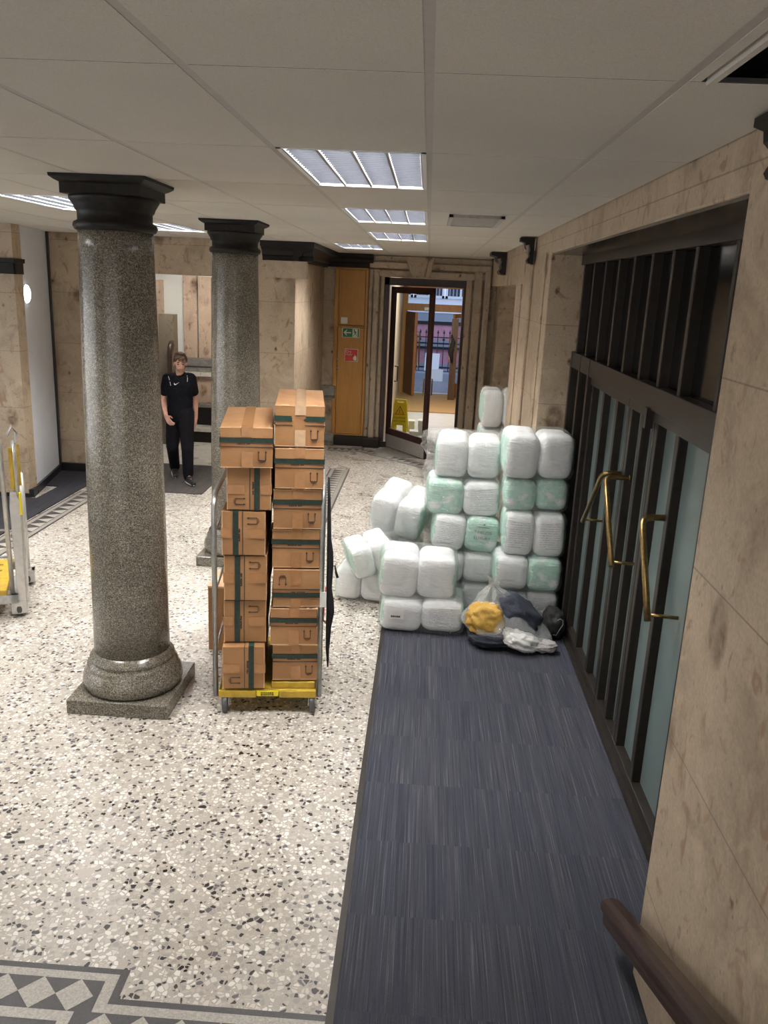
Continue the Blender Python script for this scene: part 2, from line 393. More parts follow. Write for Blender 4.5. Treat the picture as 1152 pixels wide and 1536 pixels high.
def adopt(o, p):
    """parent o (built in world coordinates) to p"""
    o.parent = p
    o.matrix_parent_inverse = WM(p).inverted()
def WM(p):
    m = p.matrix_basis.copy()
    if p.parent is not None: m = WM(p.parent) @ p.matrix_parent_inverse @ m
    return m
def tag(o, label=None, cat=None, group=None, kind=None):
    if label: o['label'] = label
    if cat: o['category'] = cat
    if group: o['group'] = group
    if kind: o['kind'] = kind
    return o
def thing(name, loc, label, cat, group=None, rot=(0, 0, 0)):
    o = bpy.data.objects.new(name, None); COL.objects.link(o); o.location = loc; o.rotation_euler = rot
    o.empty_display_size = .1
    return tag(o, label, cat, group)
def struct(o): return tag(o, kind='structure')
def B(*boxes):
    m = MB()
    for b in boxes: m.box(*b)
    return m
def text_mesh(s, size, extrude=.0006):
    cu = bpy.data.curves.new('lettering', 'FONT'); cu.body = s; cu.size = size; cu.extrude = extrude; cu.align_x = 'CENTER'; cu.align_y = 'CENTER'
    cu.resolution_u = 3
    ob = bpy.data.objects.new('lettering', cu); COL.objects.link(ob)
    me = bpy.data.meshes.new_from_object(ob.evaluated_get(bpy.context.evaluated_depsgraph_get()))
    bpy.data.objects.remove(ob); bpy.data.curves.remove(cu); return me
def text(name, s, size, mat, Mw, parent):
    me = text_mesh(s, size); me.transform(Mw); me.materials.clear(); me.materials.append(MT[mat])
    o = bpy.data.objects.new(name, me); COL.objects.link(o); adopt(o, parent); return o
FRONT = Matrix(((1, 0, 0, 0), (0, 0, -1, 0), (0, 1, 0, 0), (0, 0, 0, 1)))   # local xy text plane -> world xz, facing -y
ZC = 3.167

# ================================================================== SETTING
# floor
o = struct(B((-9, 1.6, -3.2, 14.3, -.12, 0)).build('floor', 'terrazzo'))
# ceiling: slab plus lay-in tiles on a grid
GX = [-.03+.62*k for k in range(-15, 3)]
GY = [2.25+1.23*k for k in range(-5, 11)]
def cell(i, j): return GX[i], GX[i+1], GY[j], GY[j+1]
LIGHTS = [(14, 6), (14, 8), (14, 10), (13, 12), (10, 8), (10, 10), (10, 6), (6, 7), (6, 9)]
LIGHTS = [l for l in LIGHTS]
m = MB()
m.mi = 1; m.box(-9.2, 1.9, -3.4, 14.3, 3.33, 3.43)
m.mi = 0
def strips(x0, x1, y0, y1): m.box(x0+.013, x1-.013, y0+.006, y1-.006, ZC, ZC+.014, 0)
for i in range(len(GX)):
    for j in range(len(GY)):
        x0 = GX[i]; x1 = min(GX[i+1] if i+1 < len(GX) else 9, .985); y0 = GY[j]; y1 = min(GY[j+1] if j+1 < len(GY) else 99, 14.08)
        if x1-x0 < .05 or y1-y0 < .05 or (i, j) in LIGHTS: continue
        if i == 16 and y0 < 2.0: x1 = .645
        if i == 16 and y0 < 2.0: m.box(.645, .662, y0, y1, ZC-.008, ZC+.02, 0)
        strips(x0, x1, y0, y1)
for y in GY: m.box(-9, .985, y-.007, y+.007, ZC+.002, ZC+.012, 1)  # dark strips in the cross gaps stand in for their shade
for x in GX: m.box(x-.017, x+.017, -3.2, 14.05, ZC+.001, ZC+.008, 2)
m.box(.985, 1.0, 2.0, 14.05, ZC-.012, ZC+.02, 1)
struct(m.build('ceiling', ['ceil', 'plenum', 'tee']))

# right wall: near pier, lintel over the doors, far pilaster with stepped edges, recess, end
m = MB()
m.box(.98, 1.9, -3.2, 2.8, 0, 3.33)
m.box(.98, 1.9, 2.8, 7.1, 2.985, 3.33)
m.box(1.36, 1.9, 2.8, 7.1, 0, 2.985)
m.box(.98, 1.9, 7.1, 9.75, 0, 3.33)
m.box(.965, .98, 7.34, 7.46, 0, 3.0); m.box(.955, .98, 8.2, 8.36, 0, 3.05); m.box(.965, .98, 9.1, 9.2, 0, 2.75)
m.box(1.45, 1.9, 9.75, 13.5, 0, 3.33)
m.box(1.1, 1.9, 13.5, 14.3, 0, 3.33)
m.box(.98, 1.45, 9.75, 13.5, 2.75, 3.33)
struct(m.build('wall_right', 'stone', bevel=.012))
# back wall with inner doorway
m = MB()
m.box(-2.6, -1.55, 14.0, 14.3, 0, 3.33); m.box(-1.0, -.735, 14.05, 14.3, 0, 3.33)
m.box(-1.55, -1.0, 14.16, 14.3, 0, 3.33)
m.box(-.735, .60, 14.05, 14.3, 2.83, 3.33); m.box(.60, 1.9, 14.05, 14.3, 0, 3.33)
struct(m.build('wall_back', 'stone'))
# door surround mouldings and keystone
m = MB()
for x0, x1, d in ((-.995, -.93, .05), (-.915, -.82, .11), (-.80, -.735, .07)): m.box(x0, x1, 14.05-d, 14.06, .16, 2.95)
m.box(-1.0, -.735, 13.98, 14.06, .30, .33)
for x0, x1, d in ((.60, .70, .06), (.72, .86, .13), (.89, .99, .16)): m.box(x0, x1, 14.05-d, 14.06, .16, 2.98)
m.box(-.93, .99, 13.95, 14.06, 2.83, 2.94); m.box(-.99, .99, 13.90, 14.06, 2.96, 3.06); m.box(-1.0, 1.0, 13.97, 14.06, 3.06, 3.16)
m.prism([(-.30, 2.83), (-.10, 2.83), (-.02, 3.165), (-.42, 3.165)], 1, 13.86, 14.06); m.prism([(-.095, 2.83), (.0, 2.83), (.06, 3.165), (-.015, 3.165)], 1, 13.86, 14.06)
struct(m.build('trim_1', 'stone_plain', bevel=.015))
m = MB()
m.box(-1.50, -.93, 13.93, 14.06, 0, .17); m.box(-1.0, -.72, 13.86, 14.06, 0, .16); m.box(.58, 1.0, 13.84, 14.06, 0, .16)
struct(m.build('baseboard_back', 'steel_dark', bevel=.01))
m = MB(); m.box(-1.72, -1.5, 13.9, 14.05, .85, 1.02); m.box(-1.72, -1.5, 13.93, 14.05, .80, .85)
m.prism([(13.84, .08), (13.86, .17), (13.90, .20), (14.05, .20), (14.05, .08)], 0, -1.72, -1.5); m.box(-1.72, -1.5, 13.86, 14.05, 0, .08)
struct(m.build('trim_2', 'grey_stone', bevel=.008))
# dark cornice band over the cupboard
def cornice(m, x0, x1, yw, z0, z1, dep, ends=True):
    prof = [(yw, z0), (yw-dep*.35, z0), (yw-dep*.35, z0+(z1-z0)*.3), (yw-dep*.5, z0+(z1-z0)*.38), (yw-dep*.6, z0+(z1-z0)*.6), (yw-dep*.85, z0+(z1-z0)*.72), (yw-dep, z0+(z1-z0)*.76), (yw-dep, z1), (yw, z1)]
    m.prism(prof, 0, x0, x1)
m = MB(); cornice(m, -1.69, -.93, 14.02, 2.95, 3.165, .26)
struct(m.build('trim_3', 'capital'))
# wall beyond the columns (y = 11) with the opening to the corridor
m = MB()
m.box(-9, -4.25, 11.0, 11.3, 0, 3.33); m.box(-4.25, -2.72, 11.0, 11.3, 2.70, 3.33)
m.box(-2.72, -1.74, 11.0, 14.0, 0, 3.33)
struct(m.build('wall_middle', 'stone'))
m = MB()
m.box(-2.1, -1.58, 10.90, 11.02, 2.72, 2.93)
struct(m.build('trim_8', 'stone_plain'))
m = MB()
prof = [(.0, 2.93), (.06, 2.93), (.06, 2.98), (.09, 3.0), (.11, 3.05), (.18, 3.09), (.22, 3.10), (.22, 3.165), (0, 3.165)]
m.prism([(11.0-a, z) for a, z in prof], 0, -2.16, -1.50)
m.prism([(-1.74+a*1.2, z) for a, z in prof], 1, 10.79, 13.9)
struct(m.build('trim_4', 'capital'))
# corridor behind the opening
m = MB(); m.box(-9, -2.6, 14.0, 14.3, 0, 3.33); struct(m.build('wall_corridor', 'white_warm'))
m = MB()
m.box(-6.0, -4.42, 13.75, 14.02, 0, 2.62); m.box(-4.07, -3.84, 13.90, 14.02, 1.37, 2.75); m.box(-3.815, -3.60, 13.93, 14.02, 1.37, 2.70); m.box(-3.58, -2.72, 13.9, 14.02, 1.37, 2.9)
m.box(-4.10, -2.72, 13.86, 14.02, .62, 1.08)
struct(m.build('trim_5', 'stone_pink', bevel=.01))
m = MB()
m.box(-4.12, -2.72, 13.84, 14.02, 1.24, 1.37); m.box(-4.12, -2.72, 13.86, 14.02, 1.15, 1.235); m.box(-4.12, -2.72, 13.82, 14.02, .55, .62)
struct(m.build('trim_6', 'grey_stone', bevel=.01))
m = MB(); m.box(-4.14, -2.72, 13.80, 14.02, 1.08, 1.15); m.box(-4.14, -2.72, 13.5, 14.0, .19, .25)
m.box(-6, -2.72, 11.75, 13.95, .0, .006)
struct(m.build('trim_7', 'marble_white', bevel=.004))
m = MB(); m.box(-4.13, -2.72, 13.83, 14.02, .26, .55); m.box(-4.14, -2.72, 13.53, 13.98, .006, .19)
struct(m.build('baseboard_corridor', 'capital'))
# left: pier, white panel, wall beyond
m = MB(); m.box(-9, -4.72, 9.5, 9.7, 0, 3.33)
struct(m.build('wall_left', 'stone'))
m = MB(); m.box(-9.05, -9, -3.2, 11, 0, 3.33); struct(m.build('wall_west', 'white_warm'))
m = MB(); m.box(-9.05, 1.9, -3.4, -3.2, 0, 3.33); struct(m.build('wall_south', 'stone'))
m = MB()
prof = [(.0, 2.62), (.02, 2.62), (.02, 2.74), (.045, 2.745), (.05, 2.79), (0, 2.79)]
m.prism([(9.5-a, z) for a, z in prof], 0, -9, -4.69); m.prism([(-4.72+a*.8, z) for a, z in prof], 1, 9.46, 9.7)
struct(m.build('trim_9', 'capital'))
ang = math.atan2(-.30, 1.5)
m = MB(); Mp = Matrix.Translation((-4.74, 9.7, 0)) @ Matrix.Rotation(-ang, 4, 'Z')
m.box(-.06, 0, 0, 1.33, .05, 3.25, M=Mp)
struct(m.build('door_6', 'white'))
m = MB(); m.box(-.05, .025, 1.26, 1.33, .05, 3.25, M=Mp); m.box(-.03, .03, -.2, 1.33, 0, .10, M=Mp); m.box(-4.98, -3.95, 10.95, 11.0, 0, .12)
struct(m.build('baseboard_left', 'black'))
m = MB(); m.box(-9, -4.705, 9.485, 9.5, 0, .05); m.box(-4.72, -4.705, 9.5, 9.7, 0, .05); struct(m.build('baseboard_pier', 'capital'))

# lobby beyond the inner door
m = MB(); m.box(-1.2, 1.8, 14.3, 22.2, -.1, -.002); struct(m.build('floor_lobby', 'lobby_tile'))
m = MB()
m.box(-1.0, -.66, 14.3, 22, 0, 3.2); m.box(1.35, 1.7, 14.3, 22, 0, 3.2)
m.box(-1.4, -.66, 22, 22.3, 0, 3.4); m.box(1.35, 2.2, 22, 22.3, 0, 3.4); m.box(-1.4, 2.2, 22, 22.3, 2.78, 3.4)
struct(m.build('wall_lobby', 'stone_plain'))
m = MB(); m.box(-1.2, 1.8, 14.2, 22.3, 3.2, 3.3); struct(m.build('ceiling_lobby', 'ceil'))

# street outside
m = MB(); m.box(-12, 12, 22.3, 36, -.14, -.02); struct(m.build('ground_street', 'street'))
m = MB(); m.box(-12, 12, 26.2, 28, -.02, .12); struct(m.build('pavement', 'band'))
bl = thing('building', (0, 28, 0), 'pink rendered building with blue-grey bands across the street, seen through the doorway', 'building')
B((-9, 9, 28, 30, 0, 1.55)).build('wall', 'pink', bl)
B((-9, 9, 27.92, 28.01, .84, 1.06), (-9, 9, 27.9, 28.01, 1.66, 1.93), (-9, 9, 27.88, 28.01, 0, .28)).build('stone_band', 'band', bl)
B((-9, 9, 27.95, 28.01, 1.55, 1.66), (-9, 9, 27.9, 28.01, .76, .84)).build('recess_band', 'black', bl)
B((-9, 9, 27.88, 30, 1.93, 2.12), (-9, 9, 28, 30, 2.12, 2.40), (-9, 9, 28, 30, 3.6, 6.0)).build('upper_wall', 'plain_white', bl)
for k in range(5):
    x = -2.05+k*1.03
    wn = B((x-.5, x-.42, 27.95, 28.1, 2.40, 3.6), (x+.42, x+.5, 27.95, 28.1, 2.40, 3.6), (x-.5, x+.5, 27.95, 28.1, 2.40, 2.48), (x-.03, x+.03, 27.97, 28.1, 2.4, 3.6)).build('window', 'plain_white', bl)
    B((x-.5, x+.5, 28.06, 28.12, 2.40, 3.6)).build('pane', 'curtain', wn)
    mm = MB()
    for q in range(7): mm.box(x-.38+q*.115, x-.34+q*.115, 28.0, 28.05, 2.48, 3.5)
    mm.build('blind', 'band', wn)
rl = thing('railing', (0, 27.0, .12), 'black iron railing with spiked bars and scrolls outside in the street', 'railing')
B((-6, 6, 26.98, 27.02, .98, 1.03), (-6, 6, 26.98, 27.02, .22, .27), (-6, 6, 26.98, 27.02, 1.18, 1.21)).build('rail', 'black', rl)
for k in range(26):
    x = -2.3+k*.19
    mm = MB(); mm.tube([(x, 27, .12), (x, 27, 1.32)], .014, 6); mm.lathe([(.028, 0), (.034, .02), (.004, .12)], (x, 27, 1.32), 6)
    if k % 2: mm.lathe([(.03, 0), (.05, .03), (.03, .06)], (x, 27, 1.10), 8)
    mm.build('bar', 'black', rl)
B((-6, 6, 26.9, 27.1, -.02, .12)).build('kerb_plinth', 'band', rl)
m = MB()
Mb = Matrix.Translation((.02, 26.6, .14)) @ Matrix.Rotation(-.2, 4, 'Z') @ Matrix.Rotation(-.15, 4, 'X')
m.box(-.05, .42, -.02, .02, .02, .58, M=Mb); m.build('white_board', 'plain_white', bevel=.01)
tag(bpy.data.objects['white_board'], 'large white board leaning behind the railing outside in the street', 'board')
m = MB(); m.box(.1, .55, 25.3, 25.34, 0, .36, M=Matrix.Translation((0, 0, -.02))); m.build('cardboard_sheet', 'paper')
tag(bpy.data.objects['cardboard_sheet'], 'small white sheet standing on the street kerb beyond the doorway', 'sheet')

# ================================================================== FLOOR COVERINGS AND MOSAIC
o = B((-.205, .98, -3.0, 2.8, .0, .012), (-.205, 1.235, 2.8, 7.6, .0, .012)).build('carpet', 'carpet'); tag(o, 'long navy and grey striped carpet laid along the dark doors on the right', 'carpet')
o = B((-.235, -.205, -3.0, 7.6, 0, .016)).build('trim_10', 'steel_dark'); struct(o)
o = B((-8.9, -4.30, 3.0, 9.45, 0, .012), (-4.62, -4.30, 9.45, 10.08, 0, .012), (-4.95, -4.30, 10.08, 10.94, 0, .012)).build('carpet', 'carpet_dark'); tag(o, 'dark charcoal carpet beside the left stone pier and white panel', 'carpet')
o = B((-4.20, -2.76, 10.08, 11.74, 0, .012)).build('door_mat', 'carpet_brown'); tag(o, 'grey-brown mat under the walking man at the corridor opening', 'mat')
o = B((-.75, 1.0, 13.15, 13.84, 0, .008), (-.64, .54, 13.84, 14.28, 0, .008)).build('door_mat', 'grey_stone'); tag(o, 'grey threshold mat on the floor at the open glass door', 'mat')
o = B((-.64, 1.3, 18.4, 21.8, 0, .02)).build('coir_mat', 'coir'); tag(o, 'brown coir mat on the lobby floor beyond the glass door', 'mat')
Z1, Z2, Z3 = .0015, .003, .0045
def flat(m, poly, z, mi): m.prism(poly, 2, .0002, z, mi)
# near-left mosaic border with a stepped corner
m = MB()
flat(m, [(-8, 1.0), (-.236, 1.0), (-.236, 2.48), (-1.03, 2.48), (-1.03, 2.617), (-8, 2.617)], Z1, 0)
flat(m, [(-8, 1.0), (-.236, 1.0), (-.236, 2.452), (-1.062, 2.452), (-1.062, 2.589), (-8, 2.589)], Z2, 1)
flat(m, [(-8, 1.0), (-.236, 1.0), (-.236, 2.41), (-1.108, 2.41), (-1.108, 2.552), (-8, 2.552)], Z3, 0)
for r in range(3):
    for k in range(40):
        x = -1.20-k*.146 + (.073 if r % 2 else 0) + (0 if r == 0 else .0); y = 2.479-r*.073
        if r == 0 or (r == 1 and x < -1.2): flat(m, [(x-.073, y), (x, y-.073), (x+.073, y), (x, y+.073)], .006, 1) if r == 0 else None
for k in range(7):
    x = -1.055+k*.146; y = 2.335; flat(m, [(x-.073, y), (x, y-.073), (x+.073, y), (x, y+.073)], .006, 1)
flat(m, [(-8, 2.362), (-8, 2.406), (-1.17, 2.406), (-1.17, 2.30), (-1.215, 2.30), (-1.215, 2.362)], .0055, 1)
struct(m.build('floor_mosaic', ['mosaic_dark', 'mosaic_light']))
# patterned strips
def strip(name, p0, p1, wd, n, ends=False):
    p0 = Vector((*p0, 0)); p1 = Vector((*p1, 0)); d = (p1-p0); L = d.length; d.normalize(); e = Vector((-d.y, d.x, 0))
    m = MB()
    def q(a0, a1, b0, b1, z, mi): flat(m, [tuple((p0+d*a+e*b)[:2]) for a, b in ((a0, b0), (a1, b0), (a1, b1), (a0, b1))], z, mi)
    h = wd/2
    q(0, L, -h, h, Z1, 0); q(.0 if not ends else .02, L if not ends else L-.02, -h+.022, h-.022, Z2, 1)
    q(0 if not ends else .06, L if not ends else L-.06, -h*.52, h*.52, Z3, 0)
    t = L/n
    for k in range(n):
        a = t*k
        flat(m, [tuple((p0+d*x+e*y)[:2]) for x, y in ((a+t*.08, -h*.5), (a+t*.5, h*.5), (a+t*.92, -h*.5))], .006, 2)
    struct(m.build(name, ['mosaic_dark', 'mosaic_mid', 'mosaic_light']))
strip('floor_border_left', (-4.13, 4.5), (-4.13, 9.95), .30, 30)
strip('floor_border_middle', (-1.19, 8.2), (-1.19, 12.05), .30, 28, True)
strip('floor_border_back', (-1.55, 13.58), (-.95, 13.6), .30, 5)
strip('floor_border_door', (-.95, 13.6), (.75, 11.9), .30, 16)

# ================================================================== COLUMNS
def column(x, y, label, sc=1.0):
    t = thing('column', (x, y, 0), label, 'column', None)
    h = .318
    B((x-h, x+h, y-h, y+h, 0, .095)).build('plinth', 'granite', t, bevel=.006)
    m = MB()
    m.lathe([(.285, .095), (.307, .11), (.314, .15), (.306, .195), (.29, .225), (.285, .235), (.284, .25), (.278, .262), (.262, .272), (.262, .282), (.268, .29), (.262, .305), (.244, .315), (.236, .34)], (x, y, 0), 64)
    m.build('base_moulding', 'granite', t)
    m = MB(); m.lathe([(.236, .34), (.2335, .6), (.232, 1.1), (.226, 1.7), (.217, 2.3), (.207, 2.78), (.206, 2.90)], (x, y, 0), 64)
    m.build('shaft', 'granite', t)
    m = MB(); m.lathe([(.200, 2.885), (.222, 2.895), (.232, 2.915), (.226, 2.935), (.205, 2.945), (.205, 2.99), (.215, 3.0), (.222, 3.02), (.235, 3.04), (.245, 3.055), (.246, 3.07)], (x, y, 0), 48)
    m.build('capital', 'capital', t)
    c = .24; m = MB()
    m.box(x-c+.02, x+c-.02, y-c+.02, y+c-.02, 3.07, 3.125)
    prof = [(c-.02, 3.125), (c, 3.135), (c+.02, 3.15), (c+.022, 3.166)]
    vs_ = [[m.bm.verts.new((x+sx*a, y+sy*a, z)) for sx, sy in ((-1, -1), (1, -1), (1, 1), (-1, 1))] for a, z in prof]
    for A, Bq in zip(vs_, vs_[1:]):
        for k in range(4): m.bm.faces.new([A[k], A[(k+1) % 4], Bq[(k+1) % 4], Bq[k]])
    m.bm.faces.new(vs_[0][::-1]); m.bm.faces.new(vs_[-1])
    m.build('abacus', 'capital', t)
    return t
column(-1.795, 4.84, 'speckled granite column with dark capital, nearest the camera')
column(-1.768, 7.70, 'speckled granite column with dark capital, behind the stacked brown boxes')

# bracket fragments of the old cornice on the right wall
def bracket(name, y0, y1, x1, dep, z0, label):
    t = thing(name, (x1, (y0+y1)/2, z0), label, 'bracket')
    H = 3.16-z0
    prof = [(x1, z0), (x1-dep*.35, z0+.01), (x1-dep*.45, z0+H*.15), (x1-dep*.3, z0+H*.3), (x1-dep*.35, z0+H*.5), (x1-dep*.6, z0+H*.62), (x1-dep*.65, z0+H*.8), (x1-dep, z0+H*.86), (x1-dep, z0+H), (x1, z0+H)]
    m = MB(); m.prism(prof, 1, y0, y1); m.build('bracket_body', 'capital', t)
    m = MB(); m.tube([(x1-dep*.5, y0-.012, z0+H*.72), (x1-dep*.42, y0-.012, z0+H*.55), (x1-dep*.5, y0-.012, z0+H*.4)], .02, 8); m.build('scroll', 'grey_stone', t)
    return t
bracket('cornice_bracket', 8.1, 8.24, .955, .13, 2.92, 'dark carved cornice bracket on the pilaster beyond the glazed doors')
bracket('cornice_bracket', 11.2, 11.6, .98, .20, 2.88, 'dark square cornice bracket near the back of the right wall')
bracket('cornice_bracket', 2.40, 2.60, .98, .085, 2.99, 'broken dark cornice bracket poking through the ceiling above the near pier')
m = MB(); m.box(.92, .98, 0, 2.22, 3.20, 3.33); struct(m.build('trim_11', 'capital'))

# ================================================================== GLAZED DOORS (right)
XD = 1.285
sc_ = struct(B((1.29, 1.36, 2.8, 7.1, 2.20, 2.985)).build('window_1', 'black_glass'))
B((1.23, 1.33, 2.8, 7.1, 2.90, 2.985), (1.22, 1.33, 2.8, 7.1, 2.08, 2.205)).build('frame', 'steel_dark', sc_, bevel=.004)
for y in (3.2, 3.56, 4.09, 4.47, 4.88, 5.30, 5.72, 6.14, 6.56, 6.97): B((1.235, 1.30, y-.02, y+.02, 2.20, 2.90)).build('mullion', 'steel_dark', sc_, bevel=.004)
def hnd(leaf, top, bot):
    (y1, z1), (y2, z2) = top, bot
    pts = []
    for k in range(7):
        a = PI/2*k/6; pts.append((1.20-.055*math.sin(a)-.0, y1, z1+.0))
    m = MB(); d = (Vector((1.14, y2, z2))-Vector((1.14, y1, z1))).normalized()
    path = [(1.29, y1, z1), (1.19, y1, z1)]
    for k in range(1, 6):
        a = k/6; path.append(Vector((1.19, y1, z1))*(1-a)**2+Vector((1.14, y1, z1))*2*a*(1-a)+(Vector((1.14, y1, z1))+d*.06)*a*a)
    path += [Vector((1.14, y1, z1))+d*.07, Vector((1.14, y2, z2))+d*.02]
    m.tube(path, .0165, 14); m.tube([Vector((1.14, y2, z2))-d*.01, (1.29, y2-d.y*.01, z2)], .009, 10)
    m.lathe([(.022, 0), (.022, .006)], (0, 0, 0), 14, M=Matrix.Translation((1.285, y1, z1)) @ Matrix.Rotation(-PI/2, 4, 'Y'))
    m.build('handle', 'brass', leaf)
def leaf(i, y0, y1, bars, h):
    L = struct(B((1.30, 1.34, y0+.01, y1-.01, .02, 2.08)).build('door_%d' % i, 'teal'))
    B((1.25, 1.35, y0+.003, y0+.055, 0, 2.075), (1.25, 1.35, y1-.055, y1-.003, 0, 2.075), (1.245, 1.35, y0, y1, 0, .10), (1.24, 1.35, y0, y1, 2.02, 2.075)).build('frame', 'steel_dark', L, bevel=.004)
    for y in bars: B((1.252, 1.31, y-.028, y+.028, .10, 2.02)).build('glazing_bar', 'steel_dark', L, bevel=.004)
    m = MB()
    for y in [y0+.09]+[b+.06 for b in bars]: m.box(1.296, 1.302, y-.012, y+.012, .10, .118)
    m.build('glass_clip', 'plain_white', L)
    if h: hnd(L, *h)
leaf(1, 2.82, 4.46, (3.2, 3.56, 4.06), ((4.086, 1.588), (3.773, 1.172)))
leaf(2, 4.46, 5.03, (), ((4.985, 1.595), (4.588, 1.169)))
leaf(3, 5.03, 6.25, (5.40, 5.82), ((5.07, 1.60), (5.491, 1.177)))
B((1.252, 1.31, 4.72, 4.775, .10, 2.02)).build('glazing_bar', 'steel_dark', bpy.data.objects['door_2'], bevel=.004)
w2 = struct(B((1.30, 1.36, 6.25, 7.1, 0, 2.2)).build('window_2', 'black_glass'))
for y in (6.28, 6.65, 7.05): B((1.215, 1.31, y-.03, y+.03, 0, 2.2)).build('mullion', 'steel_dark', w2, bevel=.004)
struct(B((1.215, 1.30, 2.8, 7.1, 0, .035)).build('threshold', 'steel_dark'))
B((1.20, 1.24, 4.47, 4.52, 1.98, 2.09)).build('hinge', 'steel_dark', bpy.data.objects['door_2'])

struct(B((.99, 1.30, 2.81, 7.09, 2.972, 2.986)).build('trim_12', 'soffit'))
# handrail on the near pier
hr = thing('handrail', (.9, 2.9, .22), 'dark brown wooden stair handrail sloping down along the stone pier', 'handrail')
sl = Vector((0, -1, .47)).normalized(); up_ = Vector((0, .47, 1)).normalized()
def sect(m, prof, L):
    o_ = Vector((.90, 2.93, .185))
    A = [m.bm.verts.new(o_+Vector((a, 0, 0))+up_*b) for a, b in prof]; Bv = [m.bm.verts.new(o_+Vector((a, 0, 0))+up_*b+sl*L) for a, b in prof]
    n = len(prof); m.bm.faces.new(A); m.bm.faces.new(Bv)
    for k in range(n): m.bm.faces.new([A[k], A[(k+1) % n], Bv[(k+1) % n], Bv[k]])
m = MB(); sect(m, [(-.030, -.06), (.03, -.06), (.035, -.03), (.032, -.012), (.042, .0), (.046, .02), (.036, .042), (.012, .05), (-.012, .05), (-.036, .042), (-.046, .02), (-.042, 0), (-.032, -.012), (-.035, -.03)], 4.2)
m.build('rail', 'rail', hr, bevel=.004)
for d in (.45, 1.6, 2.8):
    p = Vector((.90, 2.93, .22))+sl*d-up_*.055
    m = MB(); m.tube([p, p-Vector((0, 0, .05)), p+Vector((.04, 0, -.06)), (.985, p.y, p.z-.06)], .009, 8); m.build('bracket', 'brass', hr)

# ================================================================== CEILING LIGHTS
def ceiling_light(i, j, label, grp=None):
    x0, x1, y0, y1 = cell(i, j); x0 += .012; x1 -= .012; y0 += .006; y1 -= .006
    t = thing('ceiling_light', ((x0+x1)/2, (y0+y1)/2, ZC), label, 'ceiling light', grp)
    z = ZC-.002
    B((x0, x1, y0, y0+.018, z, z+.02), (x0, x1, y1-.018, y1, z, z+.02), (x0, x0+.018, y0, y1, z, z+.02), (x1-.018, x1, y0, y1, z, z+.02)).build('frame', 'plain_white', t)
    B((x0, x1, y0, y1, z+.10, z+.112), (x0, x0+.006, y0, y1, z+.01, z+.11), (x1-.006, x1, y0, y1, z+.01, z+.11), (x0, x1, y0, y0+.006, z+.01, z+.11), (x0, x1, y1-.006, y1, z+.01, z+.11)).build('reflector', 'alu', t)
    wx = (x1-x0-.036)/4
    m = MB()
    for k in range(5):
        xx = x0+.018+wx*k
        m.prism([(xx-.006, z+.003), (xx+.006, z+.003), (xx+.02, z+.052), (xx-.02, z+.052)], 1, y0+.016, y1-.016, 0)
    for k in range(1, 22):
        yy = y0+(y1-y0)*k/22; m.box(x0+.018, x1-.018, yy-.0012, yy+.0012, z+.008, z+.044, 1)
    m.build('louvre', ['rib', 'blade'], t)
    for k in range(4):
        xx = x0+.018+wx*(k+.5); m = MB(); m.tube([(xx, y0+.03, z+.075), (xx, y1-.03, z+.075)], .013, 8); m.build('tube', 'tube', t)
names = ['lit louvred ceiling light nearest the camera, beside the ceiling strip', 'lit louvred ceiling light, second in the row towards the glass door', 'lit louvred ceiling light, third in the row towards the glass door',
         'slim lit ceiling light at the far end above the orange cupboard', 'lit louvred ceiling light left of the near column capital', 'lit louvred ceiling light seen between the two columns']
for k, (i, j) in enumerate(LIGHTS):
    ceiling_light(i, j, names[k] if k < len(names) else 'lit louvred ceiling light of the left hall, out of view', None if k < len(names) else 'out of view ceiling lights')
m = MB()
t = thing('ceiling_light', (-3.6, 12.6, 3.1), 'corridor ceiling light out of view behind the lintel', 'ceiling light', 'out of view ceiling lights')
B((-3.95, -3.25, 12.3, 12.9, 3.10, 3.33)).build('housing', 'plain_white', t); B((-3.9, -3.3, 12.35, 12.85, 3.085, 3.10)).build('diffuser', 'corridor_lamp', t)
# air grille
g = thing('air_grille', (.31, 6.55, ZC), 'rectangular grey air grille set in the ceiling', 'air grille')
m = MB(); m.box(.11, .50, 6.10, 6.13, ZC-.02, ZC); m.box(.11, .50, 6.92, 6.95, ZC-.02, ZC); m.box(.11, .14, 6.10, 6.95, ZC-.02, ZC); m.box(.47, .50, 6.10, 6.95, ZC-.02, ZC); m.build('frame', 'vent', g)
m = MB()
for k in range(16): m.box(.14, .47, 6.15+k*.05, 6.185+k*.05, ZC-.016, ZC-.004)
m.build('slats', 'vent', g)
# disc wall lamp
wl = thing('wall_lamp', (-4.80, 9.9, 2.40), 'round white wall lamp beside the left stone pier', 'wall lamp')
Mx = Matrix.Translation((-4.782, 9.83, 2.40)) @ Matrix.Rotation(-ang, 4, 'Z') @ Matrix.Rotation(PI/2, 4, 'Y')
m = MB(); m.lathe([(.115, 0), (.115, .02), (.108, .025)], (0, 0, 0), 32, M=Mx); m.build('rim', 'plain_white', wl)
m = MB(); m.lathe([(.108, .024), (.10, .045), (.07, .06), (.03, .065)], (0, 0, 0), 32, M=Mx); m.build('diffuser', 'lamp_disc', wl)

